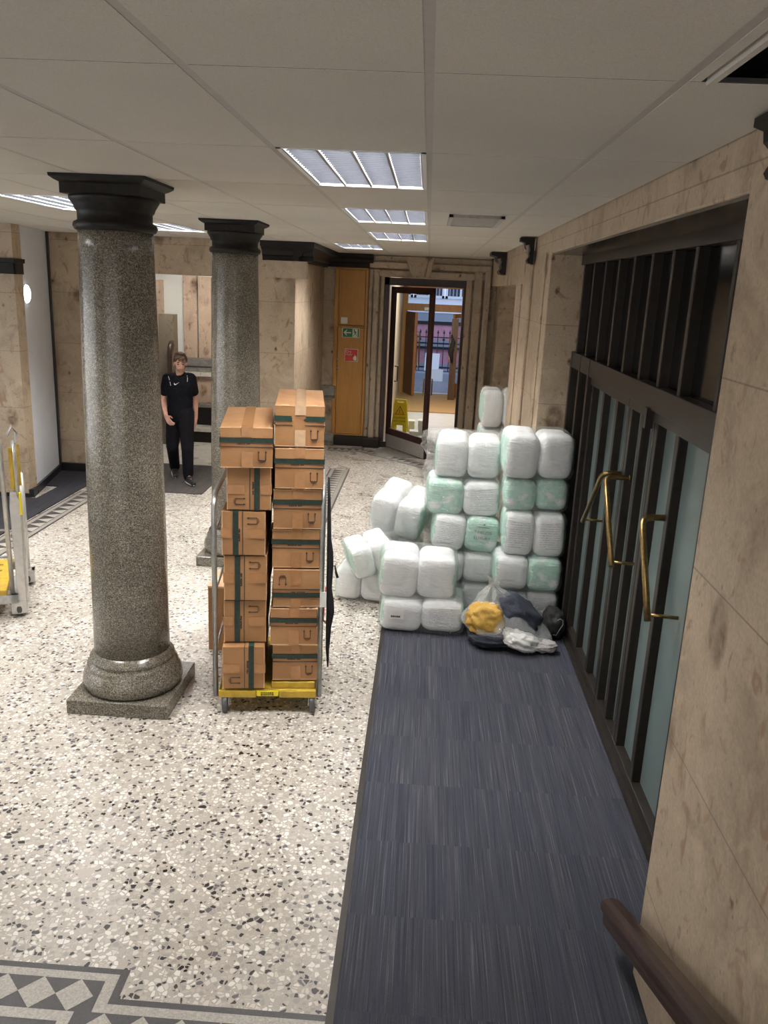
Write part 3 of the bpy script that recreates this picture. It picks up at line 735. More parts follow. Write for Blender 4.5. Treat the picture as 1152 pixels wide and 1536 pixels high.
# ================================================================== CUPBOARD WITH SIGNS
cb = thing('cupboard', (-1.275, 14.0, .18), 'tall orange wood cupboard with two doors beside the stone pier', 'cupboard')
B((-1.545, -1.485, 13.94, 14.1, .18, 2.95), (-1.04, -1.0, 13.94, 14.1, .18, 2.95), (-1.545, -1.0, 13.94, 14.1, 2.92, 2.95), (-1.545, -1.0, 13.94, 14.1, 1.995, 2.025), (-1.545, -1.0, 13.95, 14.1, .18, .20)).build('frame', 'orange_wood', cb, bevel=.004)
B((-1.478, -1.047, 13.95, 14.05, 2.033, 2.912)).build('door', 'orange_wood', cb, bevel=.003)
d = B((-1.478, -1.047, 13.95, 14.05, .21, 1.987)).build('door', 'orange_wood', cb, bevel=.003)
for z in (1.47, 1.325):
    m = MB(); m.lathe([(.012, 0), (.012, .012), (.02, .018), (.02, .026), (.012, .03)], (0, 0, 0), 14, M=Matrix.Translation((-1.462, 13.95, z)) @ Matrix.Rotation(PI/2, 4, 'X')); m.build('knob', 'steel_bright', d)
pl = B((-1.435, -1.325, 13.92, 13.95, 2.05, 2.155)).build('switch_plate', 'plain_white', bevel=.005); tag(pl, 'small white square plate on the upper cupboard door', 'wall plate')
B((-1.40, -1.36, 13.915, 13.922, 2.07, 2.13)).build('rocker', 'plain_white', pl)
ex = thing('exit_sign', (-1.26, 13.945, 1.91), 'green emergency exit sign with left arrow and running figure on the cupboard door', 'sign')
B((-1.408, -1.118, 13.943, 13.95, 1.828, 1.988)).build('border', 'sign_white', ex)
B((-1.398, -1.128, 13.941, 13.945, 1.838, 1.978)).build('panel', 'sign_green', ex)
m = MB(); m.prism([(-1.385, 1.908), (-1.335, 1.955), (-1.322, 1.955), (-1.345, 1.918), (-1.26, 1.918), (-1.26, 1.897), (-1.345, 1.897), (-1.322, 1.86), (-1.335, 1.86)], 1, 13.938, 13.942); m.build('arrow', 'sign_white', ex)
B((-1.235, -1.15, 13.938, 13.942, 1.842, 1.972)).build('doorway', 'sign_white', ex)
m = MB()
m.prism([(-1.208+.012*math.cos(a*PI/6), 1.952+.012*math.sin(a*PI/6)) for a in range(12)], 1, 13.935, 13.939)
for P in ([(-1.205, 1.94), (-1.185, 1.94), (-1.178, 1.90), (-1.198, 1.898)], [(-1.205, 1.938), (-1.222, 1.915), (-1.217, 1.91), (-1.2, 1.928)], [(-1.185, 1.935), (-1.166, 1.915), (-1.17, 1.909), (-1.188, 1.922)],
          [(-1.198, 1.90), (-1.185, 1.90), (-1.205, 1.868), (-1.222, 1.852), (-1.226, 1.860), (-1.212, 1.873)], [(-1.190, 1.90), (-1.178, 1.90), (-1.165, 1.875), (-1.172, 1.850), (-1.18, 1.852), (-1.176, 1.875)]): m.prism(P, 1, 13.935, 13.939)
m.build('running_figure', 'sign_green', ex)
rs = thing('fire_sign', (-1.24, 13.945, 1.54), 'square red dry riser sign on the cupboard door', 'sign')
B((-1.355, -1.13, 13.943, 13.95, 1.435, 1.645)).build('border', 'sign_white', rs)
B((-1.345, -1.14, 13.941, 13.945, 1.445, 1.635)).build('panel', 'red', rs)
text('lettering', 'Dry', .062, 'sign_white', Matrix.Translation((-1.29, 13.94, 1.597)) @ FRONT, rs)
text('lettering', 'riser', .062, 'sign_white', Matrix.Translation((-1.28, 13.94, 1.552)) @ FRONT, rs)
m = MB(); m.prism([(-1.20, 1.46), (-1.155, 1.455), (-1.15, 1.50), (-1.165, 1.545), (-1.175, 1.52), (-1.188, 1.56), (-1.195, 1.52), (-1.21, 1.515), (-1.215, 1.49)], 1, 13.938, 13.942); m.build('flame_mark', 'sign_white', rs)

# ================================================================== INNER GLASS DOOR (open leaf) AND FRAME
df = struct(B((-.735, -.65, 13.98, 14.12, 0, 2.82), (-.735, .60, 13.98, 14.12, 2.70, 2.82), (.555, .60, 14.0, 14.12, 0, 2.82)).build('door_4', 'maroon', bevel=.006))
B((-.735, -.60, 13.96, 14.0, 0, .10)).build('foot_plate', 'steel_dark', df)
Lr = struct(bpy.data.objects.new('door_5', None)); COL.objects.link(Lr); Lr.location = (-.60, 14.02, 0)
vx = Vector((.085+.60, 13.0-14.02, 0)); Wd = vx.length; Lr.rotation_euler = (0, 0, math.atan2(vx.y, vx.x))
bpy.context.view_layer.update()
ML = WM(Lr)
def LB(*bs):
    m = MB()
    for b in bs: m.box(*b, M=ML)
    return m
LB((0, .10, -.025, .025, .02, 2.68), (Wd-.10, Wd, -.025, .025, .02, 2.68), (0, Wd, -.025, .025, 2.58, 2.68), (0, Wd, -.025, .025, .02, .35)).build('frame', 'maroon', Lr, bevel=.004)
LB((.10, Wd-.10, -.006, .006, .35, 2.58)).build('glass', 'glass', Lr)
LB((.02, Wd-.02, -.031, .031, .03, .24)).build('kick_plate', 'steel_bright', Lr)
m = MB()
for s_ in (-1, 1):
    p = [ML @ Vector(q) for q in ((Wd-.05, .025*s_, 1.30), (Wd-.05, .08*s_, 1.30), (Wd-.05, .08*s_, 1.05), (Wd-.05, .025*s_, 1.05))]; m.tube(p, .012, 8)
p = [ML @ Vector(q) for q in ((.17, .006, 1.40), (.17, .06, 1.40), (.17, .06, 1.15), (.17, .006, 1.15))]; m.tube(p, .012, 8)
m.build('handle', 'brass', Lr)
# outer wooden doors at the street end
od = struct(B((-.66, -.53, 21.9, 22.15, 0, 2.78), (.93, 1.35, 21.9, 22.15, 0, 2.78), (-.66, 1.35, 21.9, 22.15, 2.70, 2.78), (-.66, 1.35, 21.88, 22.15, 2.12, 2.30)).build('door_7', 'oak', bevel=.008))
B((-.1, .15, 21.8, 21.9, 2.14, 2.22)).build('door_closer', 'steel', od)
lf = struct(bpy.data.objects.new('door_8', None)); COL.objects.link(lf); lf.location = (-.52, 21.8, 0); lf.rotation_euler = (0, 0, math.radians(-72)); bpy.context.view_layer.update(); ML = WM(lf)
LB((0, .75, -.03, .03, .03, 2.10)).build('panel', 'oak_dark', lf, bevel=.004); LB((.70, .78, -.035, .035, .03, 2.10)).build('stile', 'red_wood', lf)
m = MB()
for z0, z1 in ((1.55, 1.0), (1.35, .6)): m.tube([ML @ Vector(q) for q in ((.6, .03, z0), (.6, .10, z0), (.6, .10, z1), (.6, .03, z1))], .014, 8)
m.tube([ML @ Vector(q) for q in ((.66, .03, 1.62), (.66, .14, 1.62), (.66, .14, .75), (.66, .03, .75))], .016, 8)
m.build('handle', 'brass', lf)
lf = struct(bpy.data.objects.new('door_9', None)); COL.objects.link(lf); lf.location = (.95, 21.8, 0); lf.rotation_euler = (0, 0, math.radians(-112)); bpy.context.view_layer.update(); ML = WM(lf)
LB((0, .10, -.03, .03, .03, 2.10), (.68, .78, -.03, .03, .03, 2.10), (0, .78, -.03, .03, .03, .35), (0, .78, -.03, .03, 2.0, 2.1)).build('frame', 'oak', lf, bevel=.004)
LB((.1, .68, -.008, .008, .35, 2.0)).build('glass', 'glass', lf)
m = MB(); m.tube([ML @ Vector(q) for q in ((.73, -.03, 1.55), (.73, -.10, 1.55), (.73, -.10, .9), (.73, -.03, .9))], .016, 8); m.build('handle', 'brass', lf)
# black coat-like cloth hanging at the right outer door
m = MB(); m.tube([(.60, 20.6, 1.62), (.66, 20.6, 1.45), (.60, 20.6, 1.2), (.66, 20.6, .95)], [.02, .05, .07, .02], 10); tag(m.build('black_coat', 'black_cloth'), 'black cloth hanging by the right street door', 'coat')
m = MB(); m.box(.60, .76, 20.66, 20.72, 0, 2.0); m.build('coat_post', 'oak_dark'); tag(bpy.data.objects['coat_post'], 'dark wooden post carrying the black cloth in the lobby', 'post')

# wet floor sign
wf = thing('wet_floor_sign', (-.42, 15.5, 0), 'yellow folding wet floor warning sign standing behind the glass door', 'floor sign', rot=(0, 0, -.12))
bpy.context.view_layer.update(); MW = WM(wf)
def panel(sg, rx):
    Mq = MW @ Matrix.Translation((0, .02*sg, .64)) @ Matrix.Rotation(rx, 4, 'X')
    m = MB(); th = .008
    def pr(poly): 
        A = [m.bm.verts.new(Mq @ Vector((a, -th, b))) for a, b in poly]; Bq = [m.bm.verts.new(Mq @ Vector((a, th, b))) for a, b in poly]; n = len(poly)
        m.bm.faces.new(A); m.bm.faces.new(Bq)
        for k in range(n): m.bm.faces.new([A[k], A[(k+1) % n], Bq[(k+1) % n], Bq[k]])
    pr([(-.12, -.08), (.12, -.08), (.145, -.48), (-.145, -.48)]); pr([(-.105, 0), (-.06, 0), (-.06, -.08), (-.12, -.08)]); pr([(.06, 0), (.105, 0), (.12, -.08), (.06, -.08)]); pr([(-.06, 0), (.06, 0), (.06, -.02), (-.06, -.02)])
    pr([(-.145, -.48), (-.07, -.48), (-.08, -.625), (-.15, -.625)]); pr([(.07, -.48), (.145, -.48), (.15, -.625), (.08, -.625)]); pr([(-.06, -.06), (.06, -.06), (.06, -.08), (-.06, -.08)])
    o = m.build('panel', 'yellow_sign', wf); return Mq, o
Mq, pf = panel(-1, -.16); panel(1, .16)
m = MB(); m.mi = 0
def tri(r, z, y, mi):
    P = [(0, r), (-r*.9, -r*.6), (r*.9, -r*.6)]
    A = [m.bm.verts.new(Mq @ Vector((a, y, b+z))) for a, b in P]; Bq = [m.bm.verts.new(Mq @ Vector((a, y-.001, b+z))) for a, b in P]
    m.mi = mi; m._tag([m.bm.faces.new(A), m.bm.faces.new(Bq)]+[m.bm.faces.new([A[k], A[(k+1) % 3], Bq[(k+1) % 3], Bq[k]]) for k in range(3)])
tri(.105, -.22, -.009, 0); tri(.078, -.222, -.011, 1)
m.box(-.007, .007, -.0135, -.012, -.245, -.185, 0, M=Mq); m.box(-.007, .007, -.0135, -.012, -.262, -.25, 0, M=Mq)
m.build('warning_triangle', ['red', 'yellow_sign'], wf)
text('lettering', 'CAUTION', .05, 'black', Mq @ Matrix.Translation((0, -.0095, -.345)) @ FRONT, wf)
text('lettering', 'WET FLOOR', .043, 'black', Mq @ Matrix.Translation((0, -.0095, -.405)) @ FRONT, wf)
for k, (x, y, h, s_) in enumerate([(-.14, 15.3, .10, .16), (-.02, 15.6, .26, .10), (-.2, 15.9, .2, .12)]):
    pt = thing('paper_stack', (x, y, 0), ['low white paper stack on the lobby floor right of the yellow sign', 'tall white paper stack on the lobby floor behind the door stile', 'white paper stack on the lobby floor close behind the yellow sign'][k], 'paper stack')
    m = MB()
    for q in range(int(h/.02)): m.box(x-s_/2+random.uniform(-.006, .006), x+s_/2+random.uniform(-.006, .006), y-.13, y+.13, q*.02, q*.02+.0185)
    m.build('sheets', 'paper', pt)

# stone screens with dark handrails in the corridor
for k, (x0, x1, z1, px, lb) in enumerate([(-4.62, -4.40, 2.08, -4.36, 'brown stone screen wall end in the corridor, left one behind the column'), (-4.27, -4.02, 2.10, -4.09, 'brown stone screen wall end in the corridor, right one behind the man')]):
    t = thing('stone_screen', ((x0+x1)/2, 13.3, 0), lb, 'screen wall')
    B((x0, x1, 13.2, 13.4, 0, z1)).build('slab', 'stone_dark', t)
    m = MB(); xx = x1-.035; m.tube([(xx, 13.05, .0), (xx, 13.05, 1.50), (xx, 13.07, 1.60), (xx, 13.14, 1.65), (xx, 13.2, 1.66)], .038, 12); m.build('handrail', 'rail', t)

# ================================================================== CARDBOARD BOXES
def carton(W, D, H, seed, torn=False):
    rnd = random.Random(seed)
    w, d, h = W/2, D/2, H/2
    m = MB(); m.mi = 0
    bmesh.ops.create_grid
    # slightly bulging body
    N = 6; grid = {}
    def bul(x, y, z):
        bx = .006*(1-(y/d)**2)*(1-(z/h)**2); by = .004*(1-(x/w)**2)*(1-(z/h)**2); bz = .006*(1-(x/w)**2)*(1-(y/d)**2)
        return Vector((x+math.copysign(bx, x)*(abs(x) > w*.99), y+math.copysign(by, y)*(abs(y) > d*.99), z+math.copysign(bz, z)*(abs(z) > h*.99)))
    for ax in range(3):
        for sg in (-1, 1):
            L = [w, d, h]; a, b = [q for q in range(3) if q != ax]
            vs2 = []
            for i in range(N+1):
                row = []
                for j in range(N+1):
                    c = [0, 0, 0]; c[ax] = sg*L[ax]; c[a] = L[a]*(2*i/N-1); c[b] = L[b]*(2*j/N-1)
                    key = tuple(round(q, 5) for q in c)
                    if key not in grid: grid[key] = m.bm.verts.new(bul(*c))
                    row.append(grid[key])
                vs2.append(row)
            for i in range(N):
                for j in range(N): m.bm.faces.new([vs2[i][j], vs2[i+1][j], vs2[i+1][j+1], vs2[i][j+1]]).material_index = 0
    # printed bands wrapped round, 1 mm proud
    e = .0062
    zt, zb = h*.50, h*.24
    if torn:
        m.mi = 1
        m.prism([(-w, zb), (-w*.30, zb), (-w*.36, zb+.012), (-w*.28, zb+.02), (-w*.38, zt-.01), (-w*.32, zt), (-w, zt)], 1, -d-e, -d)
        m.prism([(w, zb), (w*.22, zb), (w*.16, zb+.012), (w*.26, zb+.02), (w*.22, zt), (w, zt)], 1, -d-e, -d)
        m.box(-w, -w*.3, -d-e, -d, .004, .008, 2); m.box(w*.2, w, -d-e, -d, .004, .008, 2)
    else:
        m.box(-w, w, -d-e, -d, zb, zt, 1); m.box(-w, w, -d-e, -d, .004, .008, 2)
        m.box(-w, w, -d-e-.0006, -d, zb, zb+.004, 2); m.box(-w, w, -d-e-.0006, -d, zt-.004, zt, 2)
        x = -w*.35
        for q in range(9): # faded lettering between band and line
            ww = rnd.uniform(.004, .009); m.box(x, x+ww, -d-e, -d, .020, .020+rnd.uniform(.007, .013), 2); x += ww+.002+(.006 if q == 5 else 0)
    for sx in (-1, 1):
        m.box(min(sx*w, sx*(w+e)), max(sx*w, sx*(w+e)), -d, d, zb, zt, 1); m.box(min(sx*w, sx*(w+e)), max(sx*w, sx*(w+e)), -d, d, .004, .008, 2)
    # this-way-up arrows
    x0, x1, z0, z1 = w*.46, w*.74, -h*.62, -h*.22
    for X in (x0, x1):
        m.box(X-.0016, X+.0016, -d-e, -d, z0, z1, 2); m.prism([(X-.006, z1-.003), (X+.006, z1-.003), (X, z1+.009)], 1, -d-e, -d, 2)
    m.box(x0, x1, -d-e, -d, z0-.0015, z0+.0015, 2); m.box(x0+.004, x1-.006, -d-e, -d, z0-.009, z0-.007, 2); m.box(x0+.015, x1-.02, -d-e, -d, z0-.016, z0-.0145, 2)
    body = m
    t = MB()
    a0, a1 = -w*.20, w*.24
    t.box(a0, a1, -d-e-.0015, -d-e-.0005, -h, -h*.18)
    t.box(a0, a1, -d, d, h+.006, h+.0068); t.box(a0, a1, -d-.0072, -d-.006, h*.55, h+.006)
    ed = MB(); ed2 = MB()
    def worn(n):
        for k in range(n):
            x = rnd.uniform(-w, w*.7); ed.box(x, x+rnd.uniform(.02, .07), -d-.003, -d+.02, h-.003, h+.003)
        ed.box(-w-.002, w+.002, -d-.0015, -d+.003, h-.0035, h+.0015); ed2.box(-w-.0015, w+.0015, -d-.0015, -d+.002, -h-.001, -h+.003)
    worn(2)
    return body, t, (ed, ed2)
def place_box(x, y, z, W, D, H, roll, yaw, label, seed, torn=False):
    t = thing('cardboard_box', (x, y, z), label, 'cardboard box', 'cardboard boxes on the trolley', rot=(0, 0, 0))
    body, tp, ed = carton(W, D, H, seed, torn)
    R = Matrix.Translation((x, y, z)) @ Matrix.Rotation(yaw, 4, 'Z') @ Matrix.Rotation(roll, 4, 'Y')
    for mb, nm, mt in ((body, 'body', ['card', 'green', 'ink']), (tp, 'packing_tape', 'tape_clear' if torn else 'tape'), (ed[0], 'worn_edge', 'card_edge'), (ed[1], 'worn_edge', 'card_edge')):
        mb.bm.transform(R); mb.build(nm, mt, t)
    return t
W_, H_, D_ = .286, .25, .76
YB = 4.72
zr = [(1.723, 1.975), (1.472, 1.723), (1.218, 1.472), (.967, 1.218), (.715, .967), (.462, .715), (.212, .462)]
ordn = ['topmost', 'second', 'third', 'fourth', 'fifth', 'sixth', 'lowest']
for k, (z0, z1) in enumerate(zr):
    xo = [.008, .008, -.002, -.004, -.002, -.006, .002][k]; yo = [0, -.012, .0, .012, .0, -.01, .01][k]
    roll = PI if k == 4 else 0
    desc = {0: 'green band torn in the middle', 4: 'upside down with its band low'}.get(k, 'green band across the front')
    place_box(-.722+xo, YB+D_/2+yo, (z0+z1)/2, W_, D_, z1-z0-.012, roll, random.uniform(-.03, .02) + (.045 if k == 0 else .02), 'cardboard box, %s in the right-hand trolley stack, %s' % (ordn[k], desc), 100+k, k == 0)
zl = [(1.595, 1.842), (1.328, 1.595), (1.045, 1.328), (.748, 1.045), (.462, .748), (.17, .462)]
ordl = ['topmost', 'second', 'third', 'fourth', 'fifth', 'lowest']
for k, (z0, z1) in enumerate(zl):
    cx_ = [-1.035, -1.005, -1.035, -1.023, -1.036, -1.043][k]; yo = [-.02, .01, 0, .012, .03, -.03][k]
    if k == 0: place_box(cx_, YB+.40+yo, (z0+z1)/2, .30, .82, .236, 0, .055, 'cardboard box, topmost in the left-hand trolley stack, standing upright', 200)
    else:
        band = 1 if k in (1, 5) else -1
        place_box(cx_, YB+D_/2+yo, (z0+z1)/2, z1-z0-.012, D_, .258, band*PI/2, random.uniform(-.03, .03), 'cardboard box on its side, %s in the left-hand trolley stack, band %s' % (ordl[k], 'towards the right' if band > 0 else 'towards the left'), 200+k)
fb = thing('cardboard_box', (-1.35, 5.75, 0), 'cardboard box standing on the floor behind the left trolley frame', 'cardboard box')
B((-1.49, -1.21, 5.57, 5.93, 0, .50)).build('body', 'card', fb, bevel=.004); B((-1.492, -1.208, 5.568, 5.932, .49, .503)).build('flap', 'card_edge', fb)

# ================================================================== LOADED TROLLEY
tr = thing('trolley', (-.885, 5.1, 0), 'yellow platform trolley with steel side frames carrying two stacks of brown boxes', 'trolley')
m = MB()
m.box(-1.19, -.575, 4.70, 5.52, .135, .16); m.box(-1.19, -.955, 4.69, 4.72, .108, .158); m.box(-.81, -.575, 4.69, 4.72, .108, .158); m.box(-.955, -.81, 4.695, 4.72, .118, .158)
m.box(-.86, -.585, 4.72, 5.5, .16, .205); m.box(-1.19, -1.17, 4.70, 5.52, .115, .16); m.box(-.595, -.575, 4.70, 5.52, .115, .16); m.box(-1.19, -.575, 5.50, 5.53, .115, .16)
m.build('platform', 'yellow', tr, bevel=.006)
pl_ = B((-.95, -.815, 4.690, 4.696, .121, .155)).build('name_plate', 'yellow_sign', tr)
m = MB(); rnd = random.Random(4)
for r in range(2):
    x = -.925
    while x < -.85: ww = rnd.uniform(.005, .011); m.box(x, x+ww, 4.6885, 4.6905, .139-r*.012, .148-r*.012); x += ww+.003
m.build('faded_lettering', 'ink', pl_)
def uframe(x, zt, nm):
    m = MB(); y0, y1, r = 4.735, 5.50, .11
    path = [(x, y0, .10), (x, y0, zt-r)]
    for k in range(1, 7): a = PI/2*k/6; path.append((x, y0+r-r*math.cos(a), zt-r+r*math.sin(a)))
    for k in range(0, 7): a = PI/2*k/6; path.append((x, y1-r+r*math.sin(a), zt-r+r*math.cos(a)))
    path += [(x, y1, .10)]
    m.tube(path, .0165, 12)
    for z in (.42, .80, 1.18): m.tube([(x, y0, z), (x, y1, z)], .008, 8)
    o = m.build(nm, 'steel', tr)
    return o
uframe(-1.212, 1.415, 'side_frame'); fr = uframe(-.558, 1.47, 'side_frame')
B((-.566, -.526, 4.715, 4.72, .72, .82)).build('paper_tag', 'paper', fr)
def castor(x, y):
    m = MB(); Mq = Matrix.Translation((x, y, .056)) @ Matrix.Rotation(PI/2, 4, 'Y')
    m.lathe([(.02, -.018), (.050, -.018), (.056, -.011), (.056, .011), (.050, .018), (.02, .018)], (0, 0, 0), 24, M=Mq); wv = m.build('wheel', 'wheel', tr)
    m = MB(); m.box(x-.026, x-.021, y-.02, y+.03, .045, .12); m.box(x+.021, x+.026, y-.02, y+.03, .045, .12); m.box(x-.03, x+.03, y-.02, y+.035, .112, .12); m.tube([(x-.03, y, .05), (x+.03, y, .05)], .007, 8); m.build('fork', 'steel', wv)
for x in (-1.15, -.60):
    for y in (4.72, 5.44): castor(x, y)
st = thing('cargo_strap', (-.51, 4.9, .3), 'black webbing strap hanging from the right frame of the loaded trolley', 'strap')
m = MB()
pts = [(-.528, 4.93, 1.50), (-.522, 4.93, 1.36), (-.515, 4.92, 1.10), (-.508, 4.91, 1.02), (-.505, 4.905, .92), (-.508, 4.90, .78), (-.50, 4.89, .70), (-.496, 4.885, .62), (-.505, 4.88, .52), (-.508, 4.88, .36), (-.503, 4.87, .24)]
m.tube(pts, [.006, .010, .014, .021, .022, .018, .024, .026, .018, .012, .004], 8); m.build('webbing', 'strap', st)
m = MB(); m.tube([(-.50, 4.90, .92), (-.475, 4.90, .93), (-.465, 4.90, .88), (-.455, 4.90, .85)], [.006, .006, .009, .010], 6); m.build('hook', 'steel_dark', st)
m = MB(); m.tube([(-.53, 4.86, .80), (-.535, 4.85, .70), (-.54, 4.85, .58), (-.525, 4.86, .55)], .004, 6); m.build('red_cord', 'red', st)

bpy.context.view_layer.update()
RY = Matrix.Translation((-.885, 4.70, 0)) @ Matrix.Rotation(.125, 4, 'Z') @ Matrix.Translation((.885, -4.70, 0))
for o in list(COL.objects):
    if o.parent is None and (o is tr or o is st or o.get('group') == 'cardboard boxes on the trolley'): o.matrix_basis = RY @ o.matrix_basis

# ================================================================== EMPTY TROLLEY AT THE LEFT EDGE
t2 = thing('trolley', (-3.5, 6.3, 0), 'empty galvanised trolley with yellow slotted deck at the left edge', 'trolley')
m = MB(); m.box(-4.1, -3.20, 5.95, 6.75, .20, .23); m.box(-4.1, -3.20, 5.93, 5.96, .17, .24)
m.build('deck', 'yellow', t2, bevel=.005)
m = MB()
for yy in (6.08, 6.25, 6.45, 6.6):
    for xx in (-3.30, -3.48, -3.66): m.box(xx-.05, xx+.03, yy-.012, yy+.012, .2302, .2315)
m.build('deck_slots', 'black', t2)
B((-4.1, -3.12, 5.92, 5.95, .13, .20), (-4.1, -3.12, 6.75, 6.78, .13, .20), (-3.17, -3.12, 5.92, 6.78, .13, .20)).build('chassis', 'steel', t2)
m = MB()
def arch(xt, xb, y, zt):
    path = [(xb, y, .13), (xt, y, zt-.16)]
    for k in range(1, 7): a = PI/2*k/6; path.append((xt-.12*(1-math.cos(a)), y, zt-.16+.13*math.sin(a)))
    path.append((xt-.6, y, zt-.01)); return path
m.tube(arch(-3.17, -3.16, 5.97, 1.54), .018, 12); m.tube([(-3.17, 5.97, .72), (-3.8, 5.97, .72)], .009, 8); m.tube([(-3.17, 5.97, .50), (-3.8, 5.97, .50)], .009, 8)
m.build('end_rail', 'steel_bright', t2)
m = MB(); m.prism([(-3.125, .10), (-3.065, .10), (-3.055, .95), (-3.085, 1.02), (-3.125, 1.02), (-3.135, .9)], 1, 5.95, 6.01); m.box(-3.068, -3.045, 5.97, 6.06, .12, .9); m.build('corner_post', 'steel_bright', t2, bevel=.006)
m = MB(); m.tube([(-3.09, 6.74, .1), (-3.09, 6.74, 1.0)], .02, 8); m.build('corner_post', 'steel_bright', t2)
m = MB(); m.tube([(-3.085, 5.98, 1.0), (-3.08, 5.98, 1.42)], .017, 10); m.tube([(-3.12, 5.98, 1.45), (-3.08, 5.98, 1.53), (-3.05, 5.98, 1.47), (-3.07, 5.98, 1.40)], .014, 8); m.build('latch', 'steel_bright', t2)
B((-3.115, -3.085, 5.955, 5.985, 1.04, 1.37), (-3.06, -3.04, 6.0, 6.02, 1.06, 1.38)).build('grip', 'yellow', t2, bevel=.006)
B((-3.063, -3.045, 5.94, 5.965, .84, 1.02)).build('catch', 'yellow_sign', t2, bevel=.004)
def cast2(x, y):
    m = MB(); m.lathe([(.02, -.02), (.055, -.02), (.062, -.012), (.062, .012), (.055, .02), (.02, .02)], (0, 0, 0), 24, M=Matrix.Translation((x, y, .063)) @ Matrix.Rotation(PI/2, 4, 'Y')); wv = m.build('wheel', 'wheel', t2)
    B((x-.055, x-.03, y-.05, y+.05, .03, .14), (x+.03, x+.055, y-.05, y+.05, .03, .14), (x-.055, x+.055, y-.055, y-.05, .03, .14), (x-.055, x+.055, y-.05, y+.05, .128, .14)).build('housing', 'steel_bright', wv, bevel=.006)
for x, y in ((-3.12, 6.0), (-3.09, 6.72), (-4.0, 6.0), (-4.0, 6.72)): cast2(x, y)

t2.matrix_basis = Matrix.Translation((-3.1, 5.98, 0)) @ Matrix.Rotation(.40, 4, 'Z') @ Matrix.Translation((3.1, -5.98, 0)) @ t2.matrix_basis

# ================================================================== WRAPPED PILLOW BUNDLES
def supercube(n, ex, amp, seed, freq=2.2, exy=None, pinch=0):
    bm = bmesh.new(); bmesh.ops.create_cube(bm, size=2.0)
    bmesh.ops.subdivide_edges(bm, edges=bm.edges, cuts=n, use_grid_fill=True)
    off = Vector((seed*7.3, seed*3.1, seed*1.7))
    for v in bm.verts:
        p = v.co.copy(); e2 = exy or ex; r = ((abs(p.x)**e2+abs(p.y)**e2)**(ex/e2)+abs(p.z)**ex)**(1/ex); q = p/r
        dn = mnoise.fractal(q*freq+off, 1.0, 2.0, 4)
        rd = mnoise.noise(Vector((q.x*1.2, q.y*1.2, q.z*7))+off)
        q *= 1+amp*dn+amp*.35*rd
        if pinch: q.z *= 1-pinch*(max(abs(q.x), abs(q.y))**4)
        v.co = q
    for f in bm.faces: f.smooth = True
    me = bpy.data.meshes.new('pillow_shape'); bm.to_mesh(me); bm.free(); return me
PIL = []
for k, mt in enumerate(('pil_plain', 'pil_print', 'pil_mint', 'pil_plain', 'pil_print')):
    me = supercube(13, 4.6, .013, k+1, 1.6, pinch=.06); me.materials.append(MT[mt]); PIL.append(me)
FILM = []
for k in range(4):
    me = supercube(24, 6.0, .020, 20+k, 3.2, 10); me.materials.append(MT['film']); FILM.append(me)
FG = supercube(22, 4.2, .09, 31, 3.0); FG.materials.append(MT['film_grey'])
_proto = {}
def bundle(x0, x1, yf, z0, z1, label, kinds='0000', dep=.50, yaw=0, tilt=0, roll=0, group='plastic-wrapped pillow bundles', film=None, seed=0, lay=False):
    cx_, cy_, cz_ = (x0+x1)/2, yf+dep/2, (z0+z1)/2
    t = thing('pillow_bundle', (cx_, cy_, cz_), label, 'pillow bundle', group, rot=(tilt, roll, yaw))
    w, d, h = (x1-x0)/2, dep/2, (z1-z0)/2
    rnd = random.Random(seed*31+5)
    for k in range(4):
        sx = (-1, 1)[k % 2]; sy = (-1, 1)[k//2]
        o = bpy.data.objects.new('pillow', PIL[int(kinds[k])]); COL.objects.link(o); o.parent = t
        o.location = (sx*w*.485, sy*d*.485, rnd.uniform(-.01, .01)); o.scale = (w*.50*(-1 if sx < 0 else 1), d*.50*(1 if sy < 0 else -1), h*.955); o.rotation_euler = (0, rnd.uniform(-.03, .03), 0)
    f = bpy.data.objects.new('plastic_wrap', film or FILM[seed % 4]); COL.objects.link(f); f.parent = t; f.scale = (w*1.03, d*1.03, h*1.03)
    return t
bundle(.66, 1.215, 6.40, 1.225, 1.60, 'wrapped pillow bundle, topmost of the stack against the dark doors', '0030', seed=1)
bundle(.69, 1.20, 6.42, .965, 1.235, 'mint-green wrapped pillow bundle, second from the top of the stack against the doors', '2222', seed=2)
bundle(.70, 1.205, 6.38, .59, .975, 'wrapped pillow bundle with printed text, middle of the stack against the doors', '1411', seed=3)
bundle(.65, 1.20, 6.34, .30, .60, 'crumpled green and clear wrapped pillow bundle, above the sack by the doors', '0200', seed=0)
bundle(.69, 1.20, 6.38, .012, .31, 'wrapped pillow bundle on the carpet behind the clear sack by the doors', '1111', seed=2)
bundle(.13, .685, 6.72, 1.13, 1.49, 'wrapped pillow bundle, topmost of the middle stack, tipped slightly', '0003', seed=0, yaw=-.05, roll=-.01)
bundle(.07, .69, 6.68, .82, 1.14, 'wrapped pillow bundle with mint left side, second in the middle stack', '2112', seed=3, yaw=.02)
b3 = bundle(.13, .70, 6.63, .52, .84, 'wrapped pillow bundle with a mint luxury pillow, third in the middle stack', '1241', seed=1, roll=.07)
bundle(.16, .68, 6.62, .25, .53, 'wrapped white pillow bundle, fourth in the middle stack above the sack knot', '0011', seed=2, roll=.05)
bundle(.14, .67, 6.64, .012, .26, 'wrapped white pillow bundle at the bottom of the middle stack', '0000', seed=3)
bundle(-.37, .12, 6.95, .55, .92, 'wrapped white pillow bundle lying tilted beside the middle stack', '0303', seed=0, roll=.16, yaw=-.28, tilt=.22)
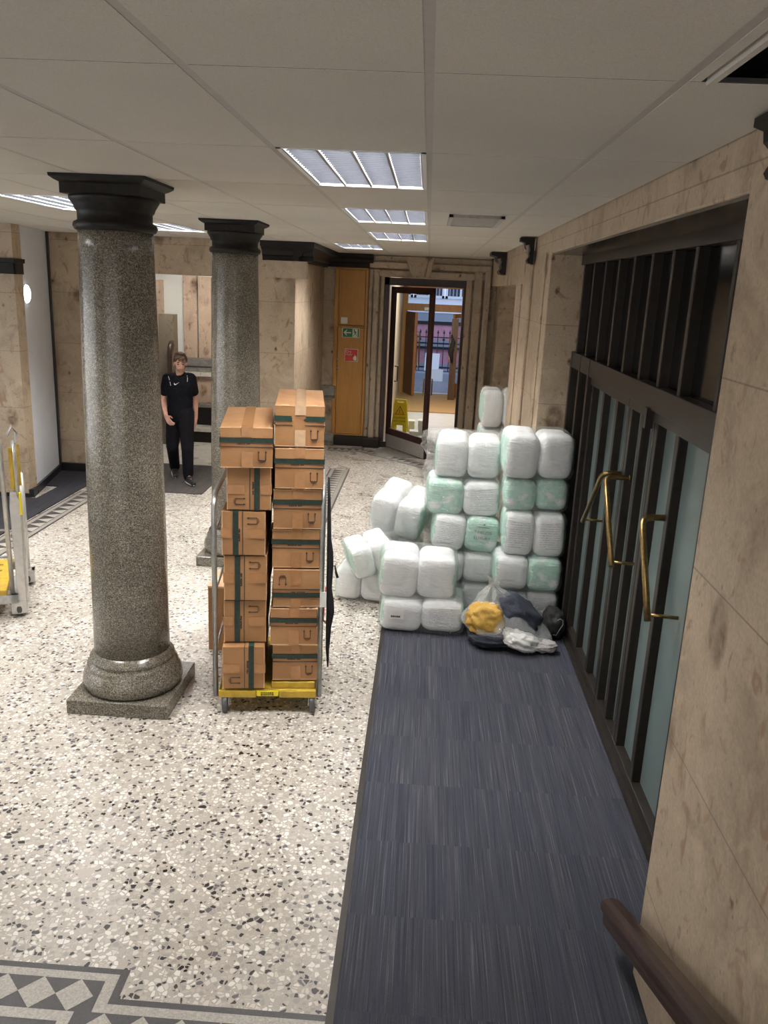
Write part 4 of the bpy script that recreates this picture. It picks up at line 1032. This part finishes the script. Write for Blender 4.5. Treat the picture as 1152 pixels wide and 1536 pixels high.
bundle(-.36, .06, 7.05, .25, .48, 'white pillow bundle under the tilted one, hidden by the front pair', '0000', seed=1, yaw=-.1, group='hidden pillow bundles')
bundle(-.38, .06, 7.05, 0.005, .25, 'white pillow bundle on the floor under the tilted one, hidden by the front pair', '0000', seed=2, yaw=-.1, group='hidden pillow bundles')
bundle(-.58, -.20, 6.50, .31, .60, 'wrapped white pillow bundle leaning at the left, second row', '0003', seed=3, roll=-.28, yaw=.3, dep=.42)
bundle(-.66, -.19, 6.68, .005, .31, 'wrapped white pillow bundle on the terrazzo at the far left of the pile', '0000', seed=0, yaw=-.15, dep=.42)
bundle(-.275, .345, 6.12, .265, .63, 'wrapped white pillow bundle with mint corners, upper of the front pair', '0330', seed=1, dep=.46, roll=.03)
bundle(-.255, .42, 6.06, .012, .285, 'wrapped pillow bundle with paper label, lower of the front pair', '0101', seed=2, dep=.5, roll=.02)
bundle(.74, 1.30, 10.45, .98, 1.47, 'grey-white wrapped pillow bundle on top in the far recess', '0000', seed=3, dep=.6)
for k, (z0, z1) in enumerate(((0.01, .34), (.33, .67), (.66, .99))): bundle(.74, 1.38, 10.5, z0, z1, 'white pillow bundle, %s under the far recess pile, hidden' % ('first', 'second', 'third')[k], '0000', seed=k, dep=.6, group='hidden pillow bundles')
E_ = [(.04, .62, 8.3, .96, 1.24, 'cloudy crumpled bag of grey bedding on top behind the middle stack', .3), (.06, .62, 8.2, .62, .98, 'cloudy crumpled bag of grey bedding, second behind the middle stack', -.2),
      (-.02, .52, 8.0, .30, .64, 'cloudy crumpled bag of grey bedding, third behind the middle stack', .25), (-.05, .55, 8.1, .005, .32, 'cloudy crumpled bag of grey bedding on the floor behind the middle stack', 0)]
LUMP = supercube(14, 2.6, .16, 55, 2.4); LUMP.materials.append(MT['grey_cloth'])
for k, (x0, x1, yf, z0, z1, lb, yw) in enumerate(E_):
    t = thing('bedding_bag', ((x0+x1)/2, yf+.27, (z0+z1)/2), lb, 'bedding bag', 'cloudy bedding bags', rot=(0, 0, yw))
    o = bpy.data.objects.new('bedding', LUMP); COL.objects.link(o); o.parent = t; o.scale = ((x1-x0)*.44, .24, (z1-z0)*.44); o.rotation_euler = (0, 0, k*1.5)
    o = bpy.data.objects.new('bag_film', FG); COL.objects.link(o); o.parent = t; o.scale = ((x1-x0)*.5, .28, (z1-z0)*.5)
# print on the mint luxury pillow and the paper label on the lower front bundle
bpy.context.view_layer.update()
pm = WM(b3)
mintp = [c for c in b3.children if c.name.startswith('pillow')][1]
for s_, sz, dz in (('TIMELESS', .036, .045), ('LUXURY', .036, -.005)):
    text('lettering', s_, sz, 'grey_stone', pm @ Matrix.Translation((.14, -.262, dz)) @ FRONT, mintp)
m = MB(); m.box(.095, .19, -.2615, -.2605, .088, .094, M=pm); m.lathe([(.007, 0), (.007, .001)], (0, 0, 0), 10, M=pm @ Matrix.Translation((.145, -.2605, .115)) @ Matrix.Rotation(PI/2, 4, 'X')); m.build('brand_mark', 'grey_stone', mintp)
fb2 = [o for o in COL.objects if o.get('label', '').startswith('wrapped pillow bundle with paper label')][0]
lb = B((-.17, -.06, 6.050, 6.053, .135, .205)).build('paper_label', 'paper', fb2)
m = MB(); rnd = random.Random(2)
x = -.16
while x < -.09: ww = rnd.uniform(.006, .012); m.box(x, x+ww, 6.0485, 6.050, .148, .162); x += ww+.003
m.build('label_print', 'ink', lb)

# ================================================================== CLEAR SACK WITH CONTENTS
KN = Vector((.63, 6.10, .455))
def sack(scale=1.0, folds=1.0, seed=3, n=56, nz=26):
    bm = bmesh.new(); rings = []
    C0 = Vector((.765, 5.97, 0))
    for j in range(nz+1):
        t = j/nz
        # height profile
        z = .02+.435*t
        rr = (math.sin(min(1, t*1.9+.18)*PI/2))*(1-t**1.6)*1.0+.03
        c = C0.lerp(Vector((KN.x, KN.y, 0)), t**.8)
        ring = []
        for k in range(n):
            a = 2*PI*k/n
            rx, ry = .37, .27
            x = math.cos(a)*rx*rr; y = math.sin(a)*ry*rr
            # corner tail towards lower right
            tail = max(0, math.cos(a+.32))**5*(1-t)**2.4*.22
            x += tail*math.cos(-.32); y += tail*math.sin(-.32)
            f = 1+folds*(.10*t*math.sin(a*9+seed)+.06*t*math.sin(a*17+2))
            nn = mnoise.fractal(Vector((math.cos(a)*2, math.sin(a)*2, z*6+seed)), 1, 2, 4)*.045*folds
            p = Vector((c.x+x*f*scale+math.cos(a)*nn, c.y+y*f*scale+math.sin(a)*nn, z*scale+.0+(1-scale)*.2))
            if tail > .02: p.z = p.z*(1-min(1, tail*4.5))+.022*min(1, tail*4.5)
            p.y = min(p.y, 6.34); p.z = max(p.z, .014)
            ring.append(bm.verts.new(p))
        rings.append(ring)
    for A, Bq in zip(rings, rings[1:]):
        for k in range(n): bm.faces.new([A[k], A[(k+1) % n], Bq[(k+1) % n], Bq[k]]).smooth = True
    bm.faces.new(rings[0][::-1])
    # neck tuft
    return bm
sk = thing('clear_sack', (.75, 5.98, .012), 'knotted clear plastic sack of mixed textiles lying on the carpet by the doors', 'plastic sack')
m = MB(); m.bm.free(); m.bm = sack(); m.build('sack_film', 'film_bag', sk)
m = MB()
for k in range(5):
    a = k*1.25; m.tube([KN, KN+Vector((.03*math.cos(a), .03*math.sin(a), .02)), KN+Vector((.065*math.cos(a), .05*math.sin(a), .045+.01*k))], [.012, .018, .005], 7)
m.build('knot', 'film_grey', sk)
def blobmesh(nm, c, r, mat, seed, amp, freq, label, cat, ex=2.3, rot=(0, 0, 0)):
    me = supercube(14, ex, amp, seed, freq); me.materials.append(MT[mat])
    o = bpy.data.objects.new(nm, me); COL.objects.link(o); o.location = c; o.scale = r; o.rotation_euler = rot
    return tag(o, label, cat)
blobmesh('yellow_cushion', (.575, 5.96, .215), (.145, .13, .13), 'gold', 61, .20, 2.6, 'mustard yellow fabric bundle inside the clear sack, left side', 'fabric')
blobmesh('navy_garment', (.83, 6.05, .215), (.215, .16, .135), 'navy', 62, .16, 2.2, 'dark navy garment inside the clear sack, upper right', 'garment', rot=(0, .62, 0))
blobmesh('dark_garment', (.62, 5.93, .085), (.17, .14, .06), 'navy', 63, .15, 2.6, 'dark garment at the bottom of the clear sack under the yellow bundle', 'garment')
blobmesh('white_cloth', (.85, 5.87, .095), (.15, .12, .07), 'paper', 64, .22, 2.8, 'crumpled white cloth inside the clear sack, centre', 'cloth', rot=(0, .3, .4))
blobmesh('cream_cloth', (1.02, 5.87, .065), (.10, .08, .045), 'grey_cloth', 65, .2, 2.6, 'crumpled pale cloth inside the clear sack, near its right corner', 'cloth')
bg_ = blobmesh('black_garment', (1.14, 6.20, .13), (.085, .14, .12), 'black_cloth', 66, .14, 2.2, 'black garment heaped by the door behind the clear sack', 'garment')
m = MB(); m.tube([(1.135, 6.0, .10), (1.16, 6.0, .155), (1.178, 6.0, .19), (1.175, 6.0, .225), (1.152, 6.0, .238), (1.132, 6.0, .222)], .0032, 6)
m.tube([(1.135, 6.0, .10), (1.12, 6.05, .08)], .003, 6)
tag(m.build('coat_hanger', 'steel_bright'), 'wire coat hanger hook sticking out beside the clear sack', 'coat hanger')

# ================================================================== THE WALKING MAN
def blob(name, prims, mats, voxel=.006, smooth=6, parent=None):
    m = MB()
    for p in prims:
        if p[0] == 'c':
            a, b, r0, r1 = Vector(p[1]), Vector(p[2]), p[3], p[4]
            n = max(2, int((b-a).length/(min(r0, r1)*.35)))
            for k in range(n+1): t = k/n; m.sphere(a.lerp(b, t), r0+(r1-r0)*t, 2)
        else: m.sphere(p[1], p[2], 3, M=p[3] if len(p) > 3 else None)
    o = m.build(name, mats)
    md = o.modifiers.new('r', 'REMESH'); md.mode = 'VOXEL'; md.voxel_size = voxel; md.use_smooth_shade = True
    md = o.modifiers.new('s', 'SMOOTH'); md.factor = .5; md.iterations = smooth
    bpy.context.view_layer.update()
    me = bpy.data.meshes.new_from_object(o.evaluated_get(bpy.context.evaluated_depsgraph_get()))
    o.modifiers.clear(); o.data = me
    for f in me.polygons: f.use_smooth = True
    if not me.materials:
        for q in (mats if isinstance(mats, (list, tuple)) else [mats]): me.materials.append(MT[q])
    if parent: adopt(o, parent)
    return o
man = thing('person', (-3.2, 10.75, .012), 'young man in black sports T-shirt and black trousers walking past the columns', 'person')
V = Vector
SL, SR = V((-3.385, 10.77, 1.375)), V((-3.045, 10.73, 1.395))
EL, WL = V((-3.452, 10.80, 1.085)), V((-3.345, 10.565, .91))
ER, WR = V((-3.035, 10.85, 1.10)), V((-3.015, 10.80, .86))
HL, HR = V((-3.295, 10.77, .88)), V((-3.135, 10.74, .88))
KL, AL = V((-3.325, 10.74, .475)), V((-3.385, 11.02, .115))
KR, AR = V((-3.085, 10.62, .485)), V((-3.095, 10.66, .105))
FL, FR = V((-3.345, 10.90, .032)), V((-2.985, 10.47, .05))
HEAD = V((-3.168, 10.66, 1.595)); hyaw = .30
RH = Matrix.Rotation(hyaw, 3, 'Z') @ Matrix.Rotation(.14, 3, 'X')
def hp(x, y, z): return HEAD + RH @ V((x, y, z))
def hand(Wp, d, palm, side, curl):
    """palm box plus five chains; d = finger direction, palm = normal, side = thumb side"""
    d = d.normalized(); palm = (palm-d*palm.dot(d)).normalized(); s = d.cross(palm).normalized()*side
    P = []
    c = Wp+d*.05
    for q in (-.028, -.009, .010, .028): P.append(('c', Wp+s*q*.6+d*.005, Wp+d*.085+s*q, .015, .0125))
    for q, L in ((.030, .068), (.010, .078), (-.010, .073), (-.029, .056)):
        a = Wp+d*.088+s*q; b = a+(d*.9+palm*curl*.45).normalized()*L*.45; e = b+(d*.6+palm*curl).normalized()*L*.33; g = e+(d*.25+palm*curl*1.1).normalized()*L*.25
        P += [('c', a, b, .0092, .0088), ('c', b, e, .0088, .008), ('c', e, g, .008, .0068)]
    a = Wp+d*.022+s*.026; b = a+(s*.8+d*.6+palm*.3).normalized()*.035; e = b+(d+s*.15+palm*.4).normalized()*.032
    P += [('c', a, b, .0125, .0105), ('c', b, e, .0105, .008)]
    return P
prims = [
    ('c', (-3.215, 10.76, .92), (-3.215, 10.76, 1.16), .105, .105), ('c', (-3.27, 10.77, 1.18), (-3.16, 10.75, 1.18), .095, .095), ('c', (-3.28, 10.77, 1.30), (-3.15, 10.745, 1.31), .085, .085),
    ('c', SL+V((.05, 0, -.005)), SR+V((-.05, 0, -.005)), .055, .055), ('c', (-3.21, 10.75, 1.36), (-3.185, 10.70, 1.52), .062, .056),
    ('c', SL, EL, .050, .039), ('c', EL, WL, .040, .027), ('c', SR, ER, .052, .040), ('c', ER, WR, .041, .027),
    ('c', HL, KL, .085, .056), ('c', KL, AL, .055, .036), ('c', HR, KR, .085, .056), ('c', KR, AR, .055, .036),
    ('c', AL, FL, .032, .018), ('c', AR, FR, .032, .018),
    ('e', hp(0, .012, .035), (.076, .094, .092), RH), ('e', hp(0, -.012, -.035), (.062, .078, .085), RH), ('e', hp(0, -.045, -.085), (.036, .034, .032), RH),
    ('c', hp(0, -.090, .005), hp(0, -.108, -.030), .008, .013), ('c', hp(-.012, -.096, -.034), hp(.012, -.096, -.034), .009, .009),
    ('c', hp(-.035, -.083, .022), hp(.035, -.083, .022), .011, .011), ('c', hp(-.018, -.088, -.060), hp(.018, -.088, -.060), .0085, .0085),
    ('e', hp(-.079, .005, -.012), (.010, .020, .030), RH), ('e', hp(.079, .005, -.012), (.010, .020, .030), RH),
]
prims += hand(WL, V((.085, -.05, -.115)), V((.55, .55, -.3)), 1, .75)
prims += hand(WR, V((-.01, -.03, -.14)), V((-1, .1, 0)), 1, .6)
body = blob('body', prims, ['skin', 'lip', 'stubble', 'hair'], .0052, 3, man)
RI = RH.inverted()
for f in body.data.polygons:
    q = RI @ (f.center-HEAD)
    if q.length < .16 and q.y < -.02:
        if abs(q.x) < .026 and -.069 < q.z < -.051 and q.y < -.08: f.material_index = 1
        elif q.z < -.055 or (abs(q.x) > .052 and q.z < -.03): f.material_index = 2
        elif .024 < q.z < .034 and .012 < abs(q.x) < .045 and q.y < -.07: f.material_index = 3
for sx in (-1, 1):
    m = MB(); m.sphere(hp(sx*.031, -.0835, .004), .0105, 2); m.build('eye', 'eye', man)
hair = [('e', hp(0, .030, .056), (.087, .096, .088), RH), ('e', hp(0, .065, .0), (.075, .055, .085), RH), ('c', hp(-.055, -.060, .088), hp(.045, -.070, .085), .026, .022), ('c', hp(.01, -.086, .075), hp(.035, -.094, .045), .018, .008), ('c', hp(-.02, -.086, .075), hp(-.012, -.096, .048), .016, .008), ('c', hp(-.05, -.07, .075), hp(-.062, -.062, .04), .016, .010), ('c', hp(-.079, -.018, .06), hp(-.080, -.010, .02), .014, .009), ('c', hp(.079, -.018, .06), hp(.080, -.010, .02), .014, .009), ('c', hp(-.03, -.02, .135), hp(.035, -.035, .132), .022, .02)]
blob('hair', hair, ['hair'], .0055, 2, man)
sl_ = SL.lerp(EL, .60); sr_ = SR.lerp(ER, .60)
shirt = [('c', (-3.265, 10.77, .83), (-3.275, 10.77, 1.16), .110, .118), ('c', (-3.155, 10.755, .83), (-3.155, 10.75, 1.16), .110, .118), ('c', (-3.21, 10.74, .85), (-3.21, 10.74, 1.20), .122, .125), ('c', (-3.285, 10.765, 1.30), (-3.14, 10.74, 1.315), .122, .12), ('c', (-3.25, 10.76, 1.37), (-3.17, 10.745, 1.375), .10, .10),
         ('c', (-3.30, 10.77, 1.24), (-3.13, 10.745, 1.25), .125, .122), ('c', SL+V((.045, 0, -.005)), SR+V((-.045, 0, -.005)), .084, .084), ('c', (-3.205, 10.755, 1.38), (-3.20, 10.745, 1.435), .088, .078),
         ('c', SL+V((.01, 0, 0)), sl_, .075, .068), ('c', SR+V((-.01, 0, 0)), sr_, .075, .068)]
ts = blob('t_shirt', shirt, ['tee_shirt'], .0065, 5, man)
trs = [('c', HL+V((.0, 0, .06)), KL, .115, .085), ('c', KL, AL+V((0, 0, .03)), .082, .072), ('c', HR+V((0, 0, .06)), KR, .115, .085), ('c', KR, AR+V((0, 0, .03)), .082, .074), ('c', HL+V((.02, 0, .05)), HR+V((-.02, 0, .05)), .13, .13), ('c', AL+V((0, 0, .07)), AL+V((0, .0, .0)), .066, .058), ('c', AR+V((0, 0, .07)), AR+V((0, -.01, -.01)), .07, .062)]
blob('trousers', trs, ['trousers'], .0065, 4, man)
for A_, T_, hl in ((AL, FL, .045), (AR, FR, .0)):
    dd = (T_-A_); dd.z = 0; dd.normalize()
    heel = V((A_.x, A_.y, .046+hl))-dd*.045; toe = V((T_.x, T_.y, .042 if hl else .052))+dd*.05
    m = blob('shoe', [('c', heel, toe, .046, .036), ('c', heel+V((0, 0, .04)), heel.lerp(toe, .5)+V((0, 0, .02)), .045, .040)], ['shoe'], .006, 3, man)
    s_ = dd.cross(V((0, 0, 1)))
    mm = MB(); mm.tube([heel.lerp(toe, .15)+s_*.043+V((0, 0, -.02)), heel.lerp(toe, .5)+s_*.043+V((0, 0, -.022)), toe+s_*.025+V((0, 0, -.02)), toe+dd*.034+V((0, 0, -.018)), toe-s_*.025+V((0, 0, -.02)), heel.lerp(toe, .5)-s_*.043+V((0, 0, -.022))], .006, 6); mm.build('sole_edge', 'plain_white', m)
# white marks on the shirt
bt = BVHTree.FromPolygons([v.co.copy() for v in ts.data.vertices], [tuple(p.vertices) for p in ts.data.polygons])
MT_ = WM(ts)
def onshirt(x, z, off=.003):
    h = bt.ray_cast(V((x, 9.5, z))-MT_.translation*0, V((0, 1, 0)))
    return (h[0]+V((0, -off, 0))) if h[0] is not None else V((x, 10.62, z))
sw = [(-.030, .004), (-.026, -.012), (-.010, -.016), (.040, .016), (-.008, -.006), (-.018, -.003), (-.022, .002)]
m = MB(); cx_, cz_ = -3.222, 1.33
A = [m.bm.verts.new(onshirt(cx_+a*1.1, cz_+b*1.25)) for a, b in sw]; Bq = [m.bm.verts.new(onshirt(cx_+a*1.1, cz_+b*1.25, .0045)) for a, b in sw]
m.bm.faces.new(A); m.bm.faces.new(Bq)
for k in range(len(sw)): m.bm.faces.new([A[k], A[(k+1) % len(sw)], Bq[(k+1) % len(sw)], Bq[k]])
m.build('chest_mark', 'plain_white', ts)
for sx, P in ((-1, [(-3.345, 1.415), (-3.328, 1.38), (-3.308, 1.335), (-3.298, 1.30)]), (1, [(-3.085, 1.44), (-3.075, 1.40), (-3.08, 1.36)])):
    m = MB(); m.tube([onshirt(x, z, .001) for x, z in P], .0035, 6); m.build('piping', 'plain_white', ts)

man.location.x -= .004
